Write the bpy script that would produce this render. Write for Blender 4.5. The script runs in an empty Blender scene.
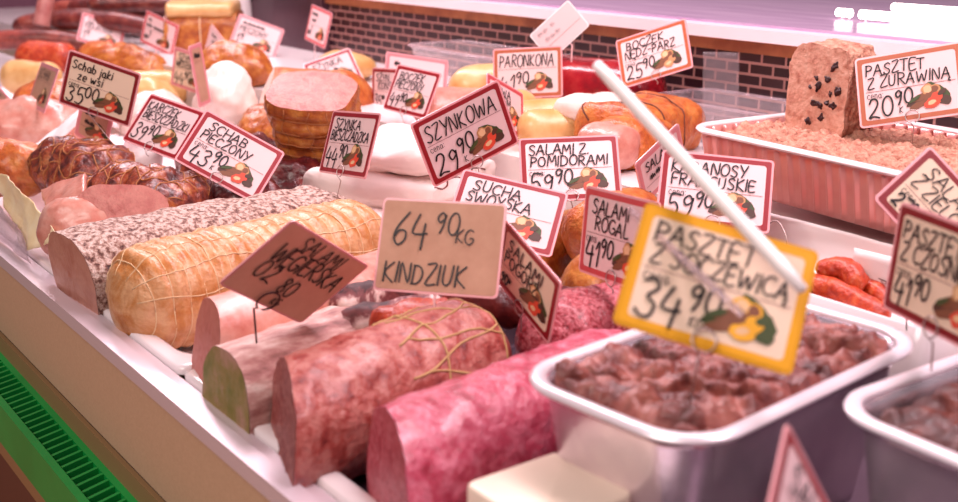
import bpy, math, random
import numpy as np
from mathutils import Vector, Matrix, noise as mn
R=random.Random(7)
S=bpy.context.scene; COL=S.collection
import colorsys
FOOD=[False]; MODE=[False]; KEEP={'pork_fat','lard_white','foil','foil_rim','rose_foil','wax_paper','string','cling_film','cling_film_dense','white_wrap_paper','reflection_rod','cream_plastic','mould_dusted','pate_cut'}
def C(h):
    h=h.lstrip('#'); v=[int(h[i:i+2],16)/255 for i in (0,2,4)]
    if FOOD[0]:   # meats: a little deeper and more saturated
        a,b,c=colorsys.rgb_to_hsv(*v); v=colorsys.hsv_to_rgb(a,min(1,b*DEEP[1]),c*(DEEP[0]+(1-DEEP[0])*c*.6))
    return tuple((c/12.92 if c<=.04045 else ((c+.055)/1.055)**2.4) for c in v)+(1,)
# ---------------------------------------------------------------- camera
PITCH=math.atan(334/1150); YAW=math.atan(879/math.hypot(1150,334))
fwd=Vector((-math.cos(YAW)*math.cos(PITCH),math.sin(YAW)*math.cos(PITCH),-math.sin(PITCH)))
cam=bpy.data.cameras.new('camera'); cam.sensor_width=36; cam.lens=1150*36/958; cam.clip_start=.02
camo=bpy.data.objects.new('camera',cam); COL.objects.link(camo)
camo.location=(0,0,.37); camo.rotation_euler=fwd.to_track_quat('-Z','Y').to_euler()
cam.dof.use_dof=True; cam.dof.focus_distance=1.22; cam.dof.aperture_fstop=6.3
S.camera=camo
# ---------------------------------------------------------------- light
W=bpy.data.worlds.new('world'); S.world=W; W.use_nodes=True
W.node_tree.nodes['Background'].inputs[0].default_value=(1.0,.80,.88,1)
W.node_tree.nodes['Background'].inputs[1].default_value=.15
def area(name,loc,target,sx,sy,power,col):
    l=bpy.data.lights.new(name,'AREA'); l.shape='RECTANGLE'; l.size=sx; l.size_y=sy; l.energy=power; l.color=col
    o=bpy.data.objects.new(name,l); COL.objects.link(o); o.location=loc
    o.rotation_euler=(Vector(target)-Vector(loc)).to_track_quat('-Z','Y').to_euler(); return o
area('canopy_light',(-1.4,.95,1.15),(-1.4,.75,0),4.2,.25,50,(1,.78,.85))
area('room_light',(-.2,-1.3,1.9),(-1.0,.5,0),1.6,.8,34,(1,.86,.80))
S.view_settings.view_transform='Standard'; S.view_settings.look='None'
S.view_settings.exposure=0.35; S.view_settings.gamma=1; S.view_settings.use_curve_mapping=False
# ---------------------------------------------------------------- materials
MC={}
DEEP=(.80,1.12)
def mat(name,stops,scale=20,detail=5,rough=.45,bump=0,bscale=None,metal=0,stretch=(1,1,1),spec=.5,coat=0,trans=0,alpha=1,sss=0,vor=False,dist=0):
    m=bpy.data.materials.new(name); m.use_nodes=True; nt=m.node_tree; b=nt.nodes['Principled BSDF']
    FOOD[0]=MODE[0] and name not in KEEP
    if FOOD[0]: scale*=1.9; bump*=1.5; bscale=(bscale or scale)*1.6; coat*=.7
    if isinstance(stops,str): stops=[(0,stops)]
    b.inputs['Roughness'].default_value=rough; b.inputs['Metallic'].default_value=metal
    b.inputs['Specular IOR Level'].default_value=spec; b.inputs['Coat Weight'].default_value=coat; b.inputs['Coat Roughness'].default_value=.15
    b.inputs['Transmission Weight'].default_value=trans; b.inputs['Alpha'].default_value=alpha
    if sss: b.inputs['Subsurface Weight'].default_value=sss; b.inputs['Subsurface Radius'].default_value=(.006,.003,.002)
    if len(stops)==1 and not bump:
        b.inputs['Base Color'].default_value=C(stops[0][1]); return m
    tc=nt.nodes.new('ShaderNodeTexCoord'); mp=nt.nodes.new('ShaderNodeMapping'); mp.inputs['Scale'].default_value=stretch
    nt.links.new(tc.outputs['Object'],mp.inputs[0])
    if len(stops)>1:
        if vor:
            n=nt.nodes.new('ShaderNodeTexVoronoi'); out=n.outputs['Color']; 
        else:
            n=nt.nodes.new('ShaderNodeTexNoise'); n.inputs['Detail'].default_value=detail; n.inputs['Distortion'].default_value=dist; n.inputs['Roughness'].default_value=.62; out=n.outputs['Fac']
        n.inputs['Scale'].default_value=scale; nt.links.new(mp.outputs[0],n.inputs['Vector'])
        r=nt.nodes.new('ShaderNodeValToRGB'); e=r.color_ramp.elements
        while len(e)<len(stops): e.new(.5)
        for k,(p,c) in enumerate(stops): e[k].position=p; e[k].color=C(c)
        nt.links.new(out,r.inputs[0]); nt.links.new(r.outputs[0],b.inputs['Base Color'])
    else: b.inputs['Base Color'].default_value=C(stops[0][1])
    if bump:
        n2=nt.nodes.new('ShaderNodeTexNoise'); n2.inputs['Scale'].default_value=bscale or scale*2; n2.inputs['Detail'].default_value=6
        nt.links.new(mp.outputs[0],n2.inputs['Vector'])
        bp=nt.nodes.new('ShaderNodeBump'); bp.inputs['Strength'].default_value=bump; bp.inputs['Distance'].default_value=.004
        nt.links.new(n2.outputs['Fac'],bp.inputs['Height']); nt.links.new(bp.outputs[0],b.inputs['Normal'])
    return m
# ---------------------------------------------------------------- mesh helpers
def obj(name,geo,m,parent=None,smooth=True,kind=None):
    v,f=geo[0],geo[1]
    L=Vector(parent.matrix_world.translation) if parent else Vector((0,0,0))
    if parent:
        p=parent; L=Vector((0,0,0))
        while p: L+=p.location; p=p.parent
    me=bpy.data.meshes.new(name)
    v=np.asarray(v,float)
    if parent is None:
        L=Vector(((v[:,0].min()+v[:,0].max())/2,(v[:,1].min()+v[:,1].max())/2,v[:,2].min()))
    me.from_pydata([tuple(p) for p in (v-np.array(L))],[],[tuple(int(i) for i in q) for q in f])
    ms=m if isinstance(m,(list,tuple)) else [m]
    for k in ms: me.materials.append(k)
    if len(geo)>2: me.polygons.foreach_set('material_index',[int(i) for i in geo[2]])
    if smooth: me.polygons.foreach_set('use_smooth',[True]*len(me.polygons))
    me.update(); o=bpy.data.objects.new(name,me); COL.objects.link(o)
    if parent: o.parent=parent
    else: o.location=L
    if kind: o['kind']=kind
    return o
def tag(o,label,cat,group=None):
    o['label']=label; o['category']=cat
    if group: o['group']=group
    return o
def empty(name,loc,label,cat,group=None):
    o=bpy.data.objects.new(name,None); COL.objects.link(o); o.location=loc; o.empty_display_size=.02
    return tag(o,label,cat,group)
def V(*a): return np.array(a,float)
def nrm(v): v=np.asarray(v,float); return v/(np.linalg.norm(v)+1e-12)
def cat(*gs):
    vs=[];fs=[];ms=[];n=0
    for g in gs:
        vs.append(np.asarray(g[0],float)); fs+= [tuple(i+n for i in q) for q in g[1]]
        ms+= list(g[2]) if len(g)>2 else [0]*len(g[1]); n+=len(g[0])
    return np.vstack(vs),fs,ms
def withmat(g,k): return g[0],g[1],[k]*len(g[1])
def box(x0,x1,y0,y1,z0,z1):
    v=[(x,y,z) for z in (z0,z1) for y in (y0,y1) for x in (x0,x1)]
    return np.array(v,float),[(0,2,3,1),(4,5,7,6),(0,1,5,4),(1,3,7,5),(3,2,6,7),(2,0,4,6)]
def rot(g,ang,c,axis='z'):
    M=np.array(Matrix.Rotation(ang,3,axis.upper())); c=np.asarray(c,float); return ((g[0]-c)@M.T+c,)+tuple(g[1:])
def fb(p,sc,seed=0.,oc=4):
    return mn.fractal(Vector((p[0]*sc+seed,p[1]*sc+seed*.7,p[2]*sc-seed)),1.0,2.0,oc)
def noisy(g,amp,sc,seed=0,oc=4,c=None):
    v=np.array(g[0]); c=v.mean(0) if c is None else np.asarray(c)
    for i,p in enumerate(v):
        d=nrm(p-c); v[i]=p+d*amp*fb(p,sc,seed,oc)
    return (v,)+tuple(g[1:])
def tube(pts,r,n=6,closed=False,caps=True):
    P=np.asarray(pts,float); m=len(P); rs=np.full(m,r,float) if np.isscalar(r) else np.asarray(r,float)
    T=np.roll(P,-1,0)-np.roll(P,1,0) if closed else np.gradient(P,axis=0)
    T=np.array([nrm(t) for t in T]); a=np.array([0,0,1.]) if abs(T[0][2])<.9 else np.array([1.,0,0])
    u=nrm(np.cross(T[0],a)); vs=[]
    for i in range(m):
        u=nrm(u-T[i]*(u@T[i])); w=np.cross(T[i],u)
        for k in range(n):
            t=2*math.pi*k/n; vs.append(P[i]+rs[i]*(u*math.cos(t)+w*math.sin(t)))
    fs=[]
    for i in range(m if closed else m-1):
        j=(i+1)%m
        for k in range(n):
            fs.append((i*n+k,i*n+(k+1)%n,j*n+(k+1)%n,j*n+k))
    if caps and not closed: fs.append(tuple(range(n))[::-1]); fs.append(tuple((m-1)*n+k for k in range(n)))
    return np.array(vs),fs
def cr(pts,n=8,closed=False):
    P=[np.asarray(p,float) for p in pts]; out=[]; m=len(P)
    for i in range(m if closed else m-1):
        g=lambda k:P[k%m] if closed else P[min(max(k,0),m-1)]
        p0,p1,p2,p3=g(i-1),g(i),g(i+1),g(i+2)
        for k in range(n):
            t=k/n; out.append(.5*((2*p1)+(-p0+p2)*t+(2*p0-5*p1+4*p2-p3)*t*t+(-p0+3*p1-3*p2+p3)*t**3))
    if not closed: out.append(P[-1])
    return np.array(out)
class Loaf:
    """lofted meat piece along p0->p1 with oblique cut or round ends"""
    def __init__(s,p0,p1,rx,rz,ns=40,nt=56,amp=.003,sc=22,seed=0,end0='cut',end1='round',shear0=(0,0),shear1=(0,0),flat=.0,sup=2.2,prof=None,rib=0,ribn=0,bend=0,rl=None):
        s.p0=V(*p0);s.p1=V(*p1);s.a=nrm(s.p1-s.p0);s.L=np.linalg.norm(s.p1-s.p0)
        s.u=nrm(np.cross(s.a,[0,0,1]));s.w=np.cross(s.u,s.a)
        s.__dict__.update(rx=rx,rz=rz,ns=ns,nt=nt,amp=amp,sc=sc,seed=seed,end0=end0,end1=end1,shear0=shear0,shear1=shear1,flat=flat,sup=sup,prof=prof,rib=rib,ribn=ribn,bend=bend,rl=rl or min(rx,rz))
    def sect(s,t):
        c,si=math.cos(t),math.sin(t); e=2/s.sup
        x=s.rx*math.copysign(abs(c)**e,c); z=s.rz*math.copysign(abs(si)**e,si)
        if s.flat and z<0: z*=1-s.flat
        return x,z
    def pt(s,q,t,off=0):
        d=q*s.L; k=1.
        if s.end0=='round' and d<s.rl: k*=math.sqrt(max(0,1-(1-d/s.rl)**2))
        if s.end1=='round' and s.L-d<s.rl: k*=math.sqrt(max(0,1-(1-(s.L-d)/s.rl)**2))
        if s.prof: k*=s.prof(q)
        if s.rib: k*=1+s.rib*(abs(math.sin(math.pi*q*s.ribn))-.6)
        x,z=s.sect(t); f=1-q
        sh=(s.shear0[0]*x+s.shear0[1]*z)*f**2+(s.shear1[0]*x+s.shear1[1]*z)*q**2
        p=s.p0+s.a*(d+sh)+s.u*x*k+s.w*z*k+s.w*s.bend*(4*q*(1-q))
        nd=nrm(s.u*x+s.w*z); base=p
        return p+nd*(s.amp*fb(base,s.sc,s.seed)*min(1,k*1.5)+off)
    def body(s):
        v=[];f=[]
        def qs(i):
            return .5-.5*math.cos(math.pi*i/s.ns) if (s.end0=='round' and s.end1=='round') else ((i/s.ns) if s.end1!='round' and s.end0!='round' else (math.sin(math.pi/2*i/s.ns) if s.end1=='round' else 1-math.cos(math.pi/2*i/s.ns)))
        for i in range(s.ns+1):
            for k in range(s.nt): v.append(s.pt(qs(i),2*math.pi*k/s.nt))
        for i in range(s.ns):
            for k in range(s.nt): f.append((i*s.nt+k,i*s.nt+(k+1)%s.nt,(i+1)*s.nt+(k+1)%s.nt,(i+1)*s.nt+k))
        return np.array(v),f
    def cap(s,end=0,rings=8,bulge=.0,amp=.0008):
        q=0 if end==0 else 1; ring=np.array([s.pt(q,2*math.pi*k/s.nt) for k in range(s.nt)]); c=ring.mean(0); sg=-1 if end==0 else 1
        v=[];f=[]
        for i in range(rings):
            r=1-i/rings
            for p in ring:
                pp=c+(p-c)*r; v.append(pp+s.a*sg*(bulge*(1-r*r)+.0004+amp*(1-r**4)*fb(pp,160,s.seed)))
        v.append(c+s.a*sg*bulge)
        for i in range(rings-1):
            for k in range(s.nt):
                q4=(i*s.nt+k,i*s.nt+(k+1)%s.nt,(i+1)*s.nt+(k+1)%s.nt,(i+1)*s.nt+k); f.append(q4 if end else q4[::-1])
        n=len(v)-1
        for k in range(s.nt):
            t=((rings-1)*s.nt+k,(rings-1)*s.nt+(k+1)%s.nt,n); f.append(t if end else t[::-1])
        return np.array(v),f
    def rings(s,qs,r,off=.0004,n=40,t0=0,t1=2*math.pi,wob=0):
        gs=[]
        for q in qs:
            gs.append(tube([s.pt(min(.985,max(.015,q+wob*math.sin(3*t+q*40))),t,off) for t in np.linspace(t0,t1,n)],r,5))
        return cat(*gs)
    def lines(s,ts,r,off=.0004,n=40,q0=.02,q1=.97,twist=0,wob=0):
        return cat(*[tube([s.pt(q,t+twist*q+wob*math.sin(q*20+t*3),off) for q in np.linspace(q0,q1,n)],r,5) for t in ts])
def blob(c,r,amp=.006,sc=18,seed=0,n=36,sup=2.0,rz=0,ry=0,rx=0,flat=0,oc=4):
    v=[];f=[];e=2/sup; sg=lambda x:math.copysign(abs(x)**e,x)
    for i in range(n+1):
        ph=-math.pi/2+math.pi*i/n
        for k in range(2*n):
            th=math.pi*k/n
            p=V(sg(math.cos(ph))*sg(math.cos(th))*r[0],sg(math.cos(ph))*sg(math.sin(th))*r[1],sg(math.sin(ph))*r[2])
            if flat and p[2]<-r[2]*(1-flat): p[2]=-r[2]*(1-flat)
            v.append(p)
    v=np.array(v); M=np.array(Matrix.Rotation(rz,3,'Z')@Matrix.Rotation(ry,3,'Y')@Matrix.Rotation(rx,3,'X')); v=v@M.T+np.asarray(c,float)
    for i,p in enumerate(v): v[i]=p+nrm(p-np.asarray(c))*amp*fb(p,sc,seed,oc)
    m=2*n
    for i in range(n):
        for k in range(m): f.append((i*m+k,i*m+(k+1)%m,(i+1)*m+(k+1)%m,(i+1)*m+k))
    return v,f
def rrect(w,h,r,n=6):
    out=[]
    for cx,cy,a in ((w/2-r,h/2-r,0),(-w/2+r,h/2-r,90),(-w/2+r,-h/2+r,180),(w/2-r,-h/2+r,270)):
        for k in range(n+1):
            t=math.radians(a+90*k/n); out.append((cx+r*math.cos(t),cy+r*math.sin(t)))
    return out
def rrectn(w,h,r,N):
    """rounded rect resampled to N evenly spaced points, with outward normals"""
    P=np.array(rrect(w,h,r,10)); P=np.vstack([P,P[:1]]); d=np.concatenate([[0],np.cumsum(np.linalg.norm(np.diff(P,axis=0),axis=1))])
    s=np.linspace(0,d[-1],N,endpoint=False); Q=np.stack([np.interp(s,d,P[:,0]),np.interp(s,d,P[:,1])],1)
    T=np.roll(Q,-1,0)-np.roll(Q,1,0); Nn=np.stack([T[:,1],-T[:,0]],1); Nn/=np.linalg.norm(Nn,axis=1)[:,None]
    return Q,Nn,d[-1]
def loops(ls,closed=True,cap0=False,cap1=False):
    n=len(ls[0]); v=np.vstack(ls); f=[]
    for i in range(len(ls)-1):
        for k in range(n): f.append((i*n+k,i*n+(k+1)%n,(i+1)*n+(k+1)%n,(i+1)*n+k))
    if cap0: f.append(tuple(range(n))[::-1])
    if cap1: f.append(tuple((len(ls)-1)*n+k for k in range(n)))
    return v,f
def sheet(fn,nu,nv):
    v=[fn(i/nu,j/nv) for j in range(nv+1) for i in range(nu+1)]; f=[]
    for j in range(nv):
        for i in range(nu): a=j*(nu+1)+i; f.append((a,a+1,a+nu+2,a+nu+1))
    return np.array(v),f
def thick(g,t):
    v=np.asarray(g[0]); f=g[1]; N=np.zeros_like(v)
    for q in f:
        nn=np.cross(v[q[1]]-v[q[0]],v[q[-1]]-v[q[0]])
        for i in q: N[i]+=nn
    N/= (np.linalg.norm(N,axis=1)[:,None]+1e-12); n=len(v); ed={}
    F=list(f)+[tuple(i+n for i in q[::-1]) for q in f]
    for q in f:
        for a,b in zip(q,q[1:]+q[:1]): ed[(a,b)]=1
    for a,b in list(ed):
        if (b,a) not in ed: F.append((b,a,a+n,b+n))
    return np.vstack([v,v-N*t]),F
CARD_POSES={
'schab_jaki':((-1.5384,0.4999,0.1501),(0.6930,0.6579,-0.2949),(0.1838,0.2343,0.9546),0.1049,0.0751),
'karczek':((-1.4504,0.5506,0.1064),(0.9322,0.3279,-0.1535),(-0.1002,0.6411,0.7609),0.1052,0.0749),
'schab_pieczony':((-1.2404,0.5492,0.1010),(0.5364,0.6840,-0.4944),(-0.2460,0.6871,0.6837),0.1051,0.0749),
'chlebowa':((-2.8413,0.9414,0.0986),(0.2476,0.9083,-0.3370),(-0.3806,0.4111,0.8283),0.1051,0.0749),
'far2':((-2.5823,0.9878,0.1140),(0.8889,0.3578,-0.2862),(0.2246,0.2040,0.9529),0.1050,0.0750),
'wedzona':((-2.1278,0.8710,0.0830),(0.9365,0.3118,-0.1607),(0.1196,0.1469,0.9819),0.1050,0.0750),
'pale':((-2.3204,1.0149,0.0928),(0.8570,0.0717,-0.5103),(0.5069,0.0604,0.8599),0.1050,0.0750),
'far9':((-2.3859,1.1364,0.1130),(0.5201,0.7790,-0.3503),(-0.1201,0.4727,0.8730),0.1049,0.0751),
'top':((-2.8378,1.2326,0.1829),(0.3764,0.9084,-0.1819),(-0.4265,0.3442,0.8364),0.1050,0.0750),
'small11':((-2.1614,1.1703,0.1511),(0.9898,-0.0903,-0.1102),(0.1275,0.2161,0.9680),0.1049,0.0750),
'szynka12':((-2.0689,1.1516,0.0662),(0.1821,0.9443,0.2741),(-0.4956,-0.1526,0.8550),0.1051,0.0749),
'sepia13':((-1.9310,0.5356,0.1041),(0.9994,-0.0306,-0.0140),(0.0251,0.4002,0.9161),0.1050,0.0750),
'edge14':((-2.1135,0.5027,0.0661),(0.6355,0.3887,-0.6672),(0.7131,0.0359,0.7001),0.1049,0.0751),
'boczek16':((-1.5077,0.9761,0.1092),(0.9920,0.1175,-0.0470),(-0.0061,0.4153,0.9097),0.1047,0.0752),
'konserw17':((-1.6789,1.0405,0.0842),(0.9966,0.0468,0.0674),(-0.0714,0.0901,0.9934),0.1049,0.0750),
'pink18':((-1.5024,0.9817,0.1264),(0.2274,0.9562,-0.1844),(-0.1756,0.2265,0.9580),0.1051,0.0749),
'szynkowa':((-0.9487,0.6799,0.1563),(0.1925,0.9055,0.3781),(0.0146,-0.3879,0.9216),0.1051,0.0750),
'paronkona':((-1.3369,1.0706,0.1482),(0.7794,0.6211,0.0827),(-0.2081,0.1321,0.9691),0.1053,0.0748),
'rzem21':((-1.3518,1.0426,0.0990),(-0.2774,0.8707,-0.4062),(-0.3937,0.2827,0.8747),0.1049,0.0750),
'boczek_nedz':((-1.1561,1.1498,0.1874),(0.8138,0.4737,0.3366),(-0.4886,0.2441,0.8377),0.1054,0.0747),
'pasztet':((-0.6912,1.0569,0.2036),(0.8677,0.4424,0.2267),(-0.3400,0.1956,0.9199),0.1052,0.0749),
'salami_pom':((-0.8942,0.7743,0.1178),(0.5994,0.7992,0.0443),(-0.5320,0.3565,0.7680),0.1046,0.0753),
'sucha':((-0.8431,0.6514,0.0993),(0.7073,0.6792,-0.1961),(-0.4210,0.6275,0.6550),0.1052,0.0749),
'kindziuk':((-0.7271,0.4946,0.1179),(0.7992,0.6007,0.0207),(-0.2703,0.3284,0.9050),0.1040,0.0757),
'wegierska':((-0.7652,0.3876,0.1052),(-0.3005,0.7796,-0.5495),(0.4336,0.6248,0.6493),0.1051,0.0749),
'sepia29':((-0.8153,0.6546,0.0368),(0.9290,-0.1030,-0.3553),(0.3445,-0.1092,0.9324),0.1057,0.0745),
'rogal':((-0.6678,0.6314,0.1156),(0.9881,-0.1387,0.0663),(-0.0485,0.1277,0.9906),0.1050,0.0750),
'banosy':((-0.7218,0.8064,0.1216),(0.7043,0.7059,-0.0752),(-0.3675,0.4531,0.8122),0.1057,0.0745),
'pale32':((-1.1513,1.1698,0.0299),(-0.0930,0.8866,0.4531),(0.1441,-0.4383,0.8872),0.1049,0.0751),
'yellow':((-0.4213,0.4770,0.1682),(0.6926,0.6760,-0.2518),(-0.2651,0.5631,0.7827),0.1034,0.0762),
'red34':((-0.3731,0.6270,0.1576),(0.9295,-0.3686,0.0126),(0.0202,0.0850,0.9962),0.1090,0.0722),
'zielon':((-0.5641,0.9300,0.1132),(0.6071,0.3726,-0.7018),(0.1396,0.8195,0.5558),0.1023,0.0770),
'bottom36':((-0.2923,0.4073,0.0834),(-0.0001,0.5706,-0.8212),(-0.4313,0.7409,0.5148),0.1113,0.0707),
'pale38':((-2.6881,0.9242,0.0184),(0.3895,0.8691,-0.3047),(-0.4728,0.4726,0.7437),0.1050,0.0750),
'bieszcz':((-1.1293,0.6451,0.1222),(0.9954,0.0134,0.0949),(-0.0934,0.3550,0.9302),0.1052,0.0748),
}
# ---------------------------------------------------------------- handwriting
def arc(cx,cy,rx,ry,a0,a1,n=9):
    return [(cx+rx*math.cos(math.radians(a0+(a1-a0)*i/n)),cy+ry*math.sin(math.radians(a0+(a1-a0)*i/n))) for i in range(n+1)]
O_=arc(.38,.5,.36,.5,100,460,16)
G={
'A':(.8,[[(0,0),(.2,.5),(.4,1),(.58,.5),(.78,0)],[(.1,.36),(.68,.4)]]),
'B':(.66,[[(.05,0),(.05,1)],[(.05,1)]+arc(.2,.76,.38,.24,80,-90)+[(.1,.5)]+arc(.22,.26,.42,.26,90,-90)+[(.02,.0)]]),
'C':(.66,[arc(.42,.5,.4,.5,50,310,12)]),
'D':(.74,[[(.06,0),(.06,1)],[(.0,1)]+arc(.2,.5,.5,.5,80,-80,10)+[(0,0)]]),
'E':(.58,[[(.58,1),(.05,.98),(.05,.0),(.6,.02)],[(.05,.52),(.48,.54)]]),
'F':(.56,[[(.6,1),(.05,.97),(.05,0)],[(.05,.52),(.46,.55)]]),
'G':(.72,[arc(.42,.5,.4,.5,50,330,12)+[(.74,.42),(.46,.42)]]),
'H':(.7,[[(.05,1),(.05,0)],[(.66,1),(.66,0)],[(.05,.5),(.66,.5)]]),
'I':(.12,[[(.08,1),(.06,0)]]),
'J':(.5,[[(.45,1),(.45,.25)]+arc(.22,.22,.23,.22,0,-170)]),
'K':(.66,[[(.06,1),(.06,0)],[(.6,1),(.08,.48),(.66,0)]]),
'L':(.54,[[(.06,1),(.05,.02),(.56,.03)]]),
'M':(.86,[[(.02,0),(.12,1),(.43,.35),(.72,1),(.84,0)]]),
'N':(.7,[[(.04,0),(.06,1),(.62,.0),(.66,1)]]),
'O':(.76,[O_]),
'P':(.62,[[(.06,0),(.06,1)],[(.0,1)]+arc(.2,.74,.42,.26,80,-90)+[(.06,.47)]]),
'R':(.66,[[(.06,0),(.06,1)],[(.0,1)]+arc(.2,.75,.4,.25,80,-90)+[(.06,.5)],[(.2,.5),(.66,0)]]),
'S':(.6,[[(.56,.86),(.4,1),(.14,.92),(.08,.72),(.28,.55),(.5,.4),(.54,.18),(.34,.0),(.04,.1)]]),
'T':(.68,[[(0,1),(.7,1)],[(.36,1),(.34,0)]]),
'U':(.7,[[(.06,1),(.06,.3),(.2,.02),(.48,.02),(.62,.3),(.64,1)]]),
'W':(1.0,[[(0,1),(.22,0),(.5,.75),(.76,0),(1.,1)]]),
'Y':(.68,[[(.02,1),(.34,.5)],[(.68,1),(.24,0)]]),
'Z':(.64,[[(.04,1),(.62,1),(.03,.02),(.66,.02)]]),
'0':(.66,[arc(.33,.5,.31,.5,100,460,16)]),
'1':(.34,[[(.0,.7),(.26,1),(.24,0)]]),
'2':(.62,[[(.04,.76),(.16,.97),(.42,.97),(.54,.74),(.36,.4),(.02,.02),(.3,.08),(.64,.0)]]),
'3':(.58,[[(.04,.9),(.3,1),(.5,.8),(.24,.54),(.52,.36),(.46,.06),(.2,0),(.0,.12)]]),
'4':(.66,[[(.22,1),(.02,.4),(.62,.42)],[(.5,.72),(.46,-.1)]]),
'5':(.6,[[(.6,1),(.14,1),(.08,.56)]+[(.36,.62),(.54,.34),(.38,.02),(.02,.06)]]),
'6':(.6,[[(.5,1),(.16,.6),(.05,.25),(.24,.0),(.5,.14),(.48,.4),(.22,.44),(.07,.26)]]),
'7':(.58,[[(.0,1),(.56,1),(.22,0)],[(.14,.5),(.5,.5)]]),
'8':(.6,[[(.5,.84),(.28,1),(.08,.8),(.3,.54),(.54,.24),(.3,0),(.06,.22),(.3,.52),(.5,.84)]]),
'9':(.6,[[(.54,.74),(.34,.98),(.08,.78),(.22,.52),(.52,.7),(.54,.9),(.5,.4),(.34,.0)]]),
'.':(.12,[[(.05,.0),(.07,.06)]]),',':(.16,[[(.1,.08),(.02,-.16)]]),':':(.12,[[(.05,.08),(.06,.12)],[(.05,.52),(.06,.56)]]),
'-':(.4,[[(.03,.5),(.38,.5)]]),"'":(.1,[[(.05,1),(.02,.8)]]),
'c':(.44,[arc(.26,.3,.24,.3,45,315,8)]),
'e':(.46,[[(.03,.3),(.42,.32)]+arc(.24,.3,.2,.3,10,310,9)]),
'n':(.46,[[(.05,0),(.05,.6)],[(.05,.4),(.2,.58),(.38,.5),(.4,0)]]),
'a':(.5,[arc(.24,.28,.22,.29,50,400,10)+[(.42,.56),(.42,.1),(.52,.0)]]),
'h':(.5,[[(.05,0),(.1,1)],[(.06,.35),(.24,.58),(.4,.45),(.42,0)]]),
'b':(.5,[[(.06,1),(.05,.05)]+arc(.25,.28,.22,.28,220,490,9)]),
'k':(.46,[[(.06,1),(.05,0)],[(.42,.6),(.08,.28),(.46,0)]]),
'j':(.2,[[(.14,.6),(.12,-.25),(-.08,-.3)],[(.14,.82),(.15,.86)]]),
'i':(.14,[[(.07,.6),(.07,0)],[(.08,.82),(.09,.86)]]),
's':(.4,[[(.38,.52),(.2,.6),(.06,.46),(.3,.26),(.32,.06),(.04,.02)]]),
'w':(.64,[[(.0,.6),(.14,0),(.32,.48),(.48,0),(.64,.6)]]),
'z':(.42,[[(.02,.58),(.4,.58),(.02,.02),(.44,.02)]]),
'd':(.5,[arc(.24,.28,.22,.29,50,400,10)+[(.44,.5),(.44,1),(.44,0)]]),
'g':(.46,[arc(.24,.32,.2,.26,50,400,10)+[(.42,.56),(.4,-.2),(.1,-.28)]]),
'r':(.36,[[(.06,.6),(.06,0)],[(.06,.36),(.2,.58),(.36,.55)]]),
'~':(.7,[[(0,.3),(.12,.7),(.22,.2),(.34,.75),(.46,.25),(.58,.6),(.7,.3)]]),
}
TAIL=[(.5,.0),(.42,-.16),(.6,-.26)]
G['Ę']=(.58,G['E'][1]+[TAIL]); G['Ą']=(.8,G['A'][1]+[[(.74,0),(.64,-.16),(.82,-.26)]])
G['Ł']=(.54,G['L'][1]+[[(-.1,.4),(.34,.66)]]); G['Ż']=(.64,G['Z'][1]+[[(.33,1.2),(.35,1.25)]])
def ribbon(pl,w):
    P=np.array(pl,float); T=np.gradient(P,axis=0); T/= (np.linalg.norm(T,axis=1)[:,None]+1e-9); Nn=np.stack([-T[:,1],T[:,0]],1)*w/2
    v=[];f=[]; m=len(P)
    for i in range(m): v+= [P[i]-Nn[i],P[i]+Nn[i]]
    for i in range(m-1): f.append((2*i,2*i+2,2*i+3,2*i+1))
    for c in (0,m-1):
        b=len(v); v+= [P[c]+w/2*V(math.cos(2*math.pi*k/8),math.sin(2*math.pi*k/8)) for k in range(8)]; f.append(tuple(range(b,b+8)))
    return np.array(v),f
def write(text,x,y,h,maxw,rnd,w=.0009,slant=.08,xs=.8,jit=1):
    adv=lambda c:.4 if c==' ' else G[c][0]+.17
    tot=sum(adv(c) for c in text)*h*xs; k=min(1,maxw/tot) if tot>0 else 1; sx=h*xs*k
    out=[]; cx=x
    for c in text:
        if c!=' ':
            dy=rnd.uniform(-.05,.05)*h*jit; sc=1+rnd.uniform(-.07,.07)*jit; a=rnd.uniform(-.06,.06)*jit
            for st in G[c][1]:
                if len(st)>2: st=[tuple(p) for p in cr(st,4)]
                pts=[(cx+(px*sx+py*h*slant)*sc+a*py*h*.3,y+dy+py*h*sc+a*px*sx) for px,py in st]
                out.append(ribbon(pts,w))
        cx+=adv(c)*sx
    g=cat(*out) if out else (np.zeros((0,2)),[],[]); return g,cx
# ---------------------------------------------------------------- price cards
M_paper=mat('card_paper','#e6c6c5',rough=.5); M_ppale=mat('card_pale_paper','#efcccc',rough=.5)
M_sepia=mat('card_brown_paper',[(.3,'#b98a70'),(.7,'#c89a80')],40,4,.7); M_sepial=mat('card_salmon_paper',[(.3,'#d2a086'),(.7,'#deb096')],40,4,.7); M_cream=mat('card_cream','#e8cdb4',rough=.6)
M_holder=mat('card_holder_plastic','#efa9ad',rough=.25,coat=.3); M_holdpale=mat('holder_milky_plastic','#f3c6c6',rough=.25)
M_red=mat('card_border_red','#921420',rough=.4); M_dred=mat('card_border_dark_red','#800c16',rough=.4); M_borange=mat('card_border_orange','#ae5530',rough=.4)
M_pink=mat('card_border_pink','#c8484e',rough=.4); M_yellow=mat('card_border_yellow','#e2a012',rough=.4); M_rose=mat('card_border_rose','#d8848a',rough=.4)
M_ink=mat('marker_ink','#161012',rough=.5); M_rule=mat('printed_rule','#8f5a58',rough=.6)
M_wire=mat('clip_wire','#b9a6a2',rough=.3,metal=.8); M_wiredark=mat('clip_wire_dark','#4a3030',rough=.4,metal=.6)
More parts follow.
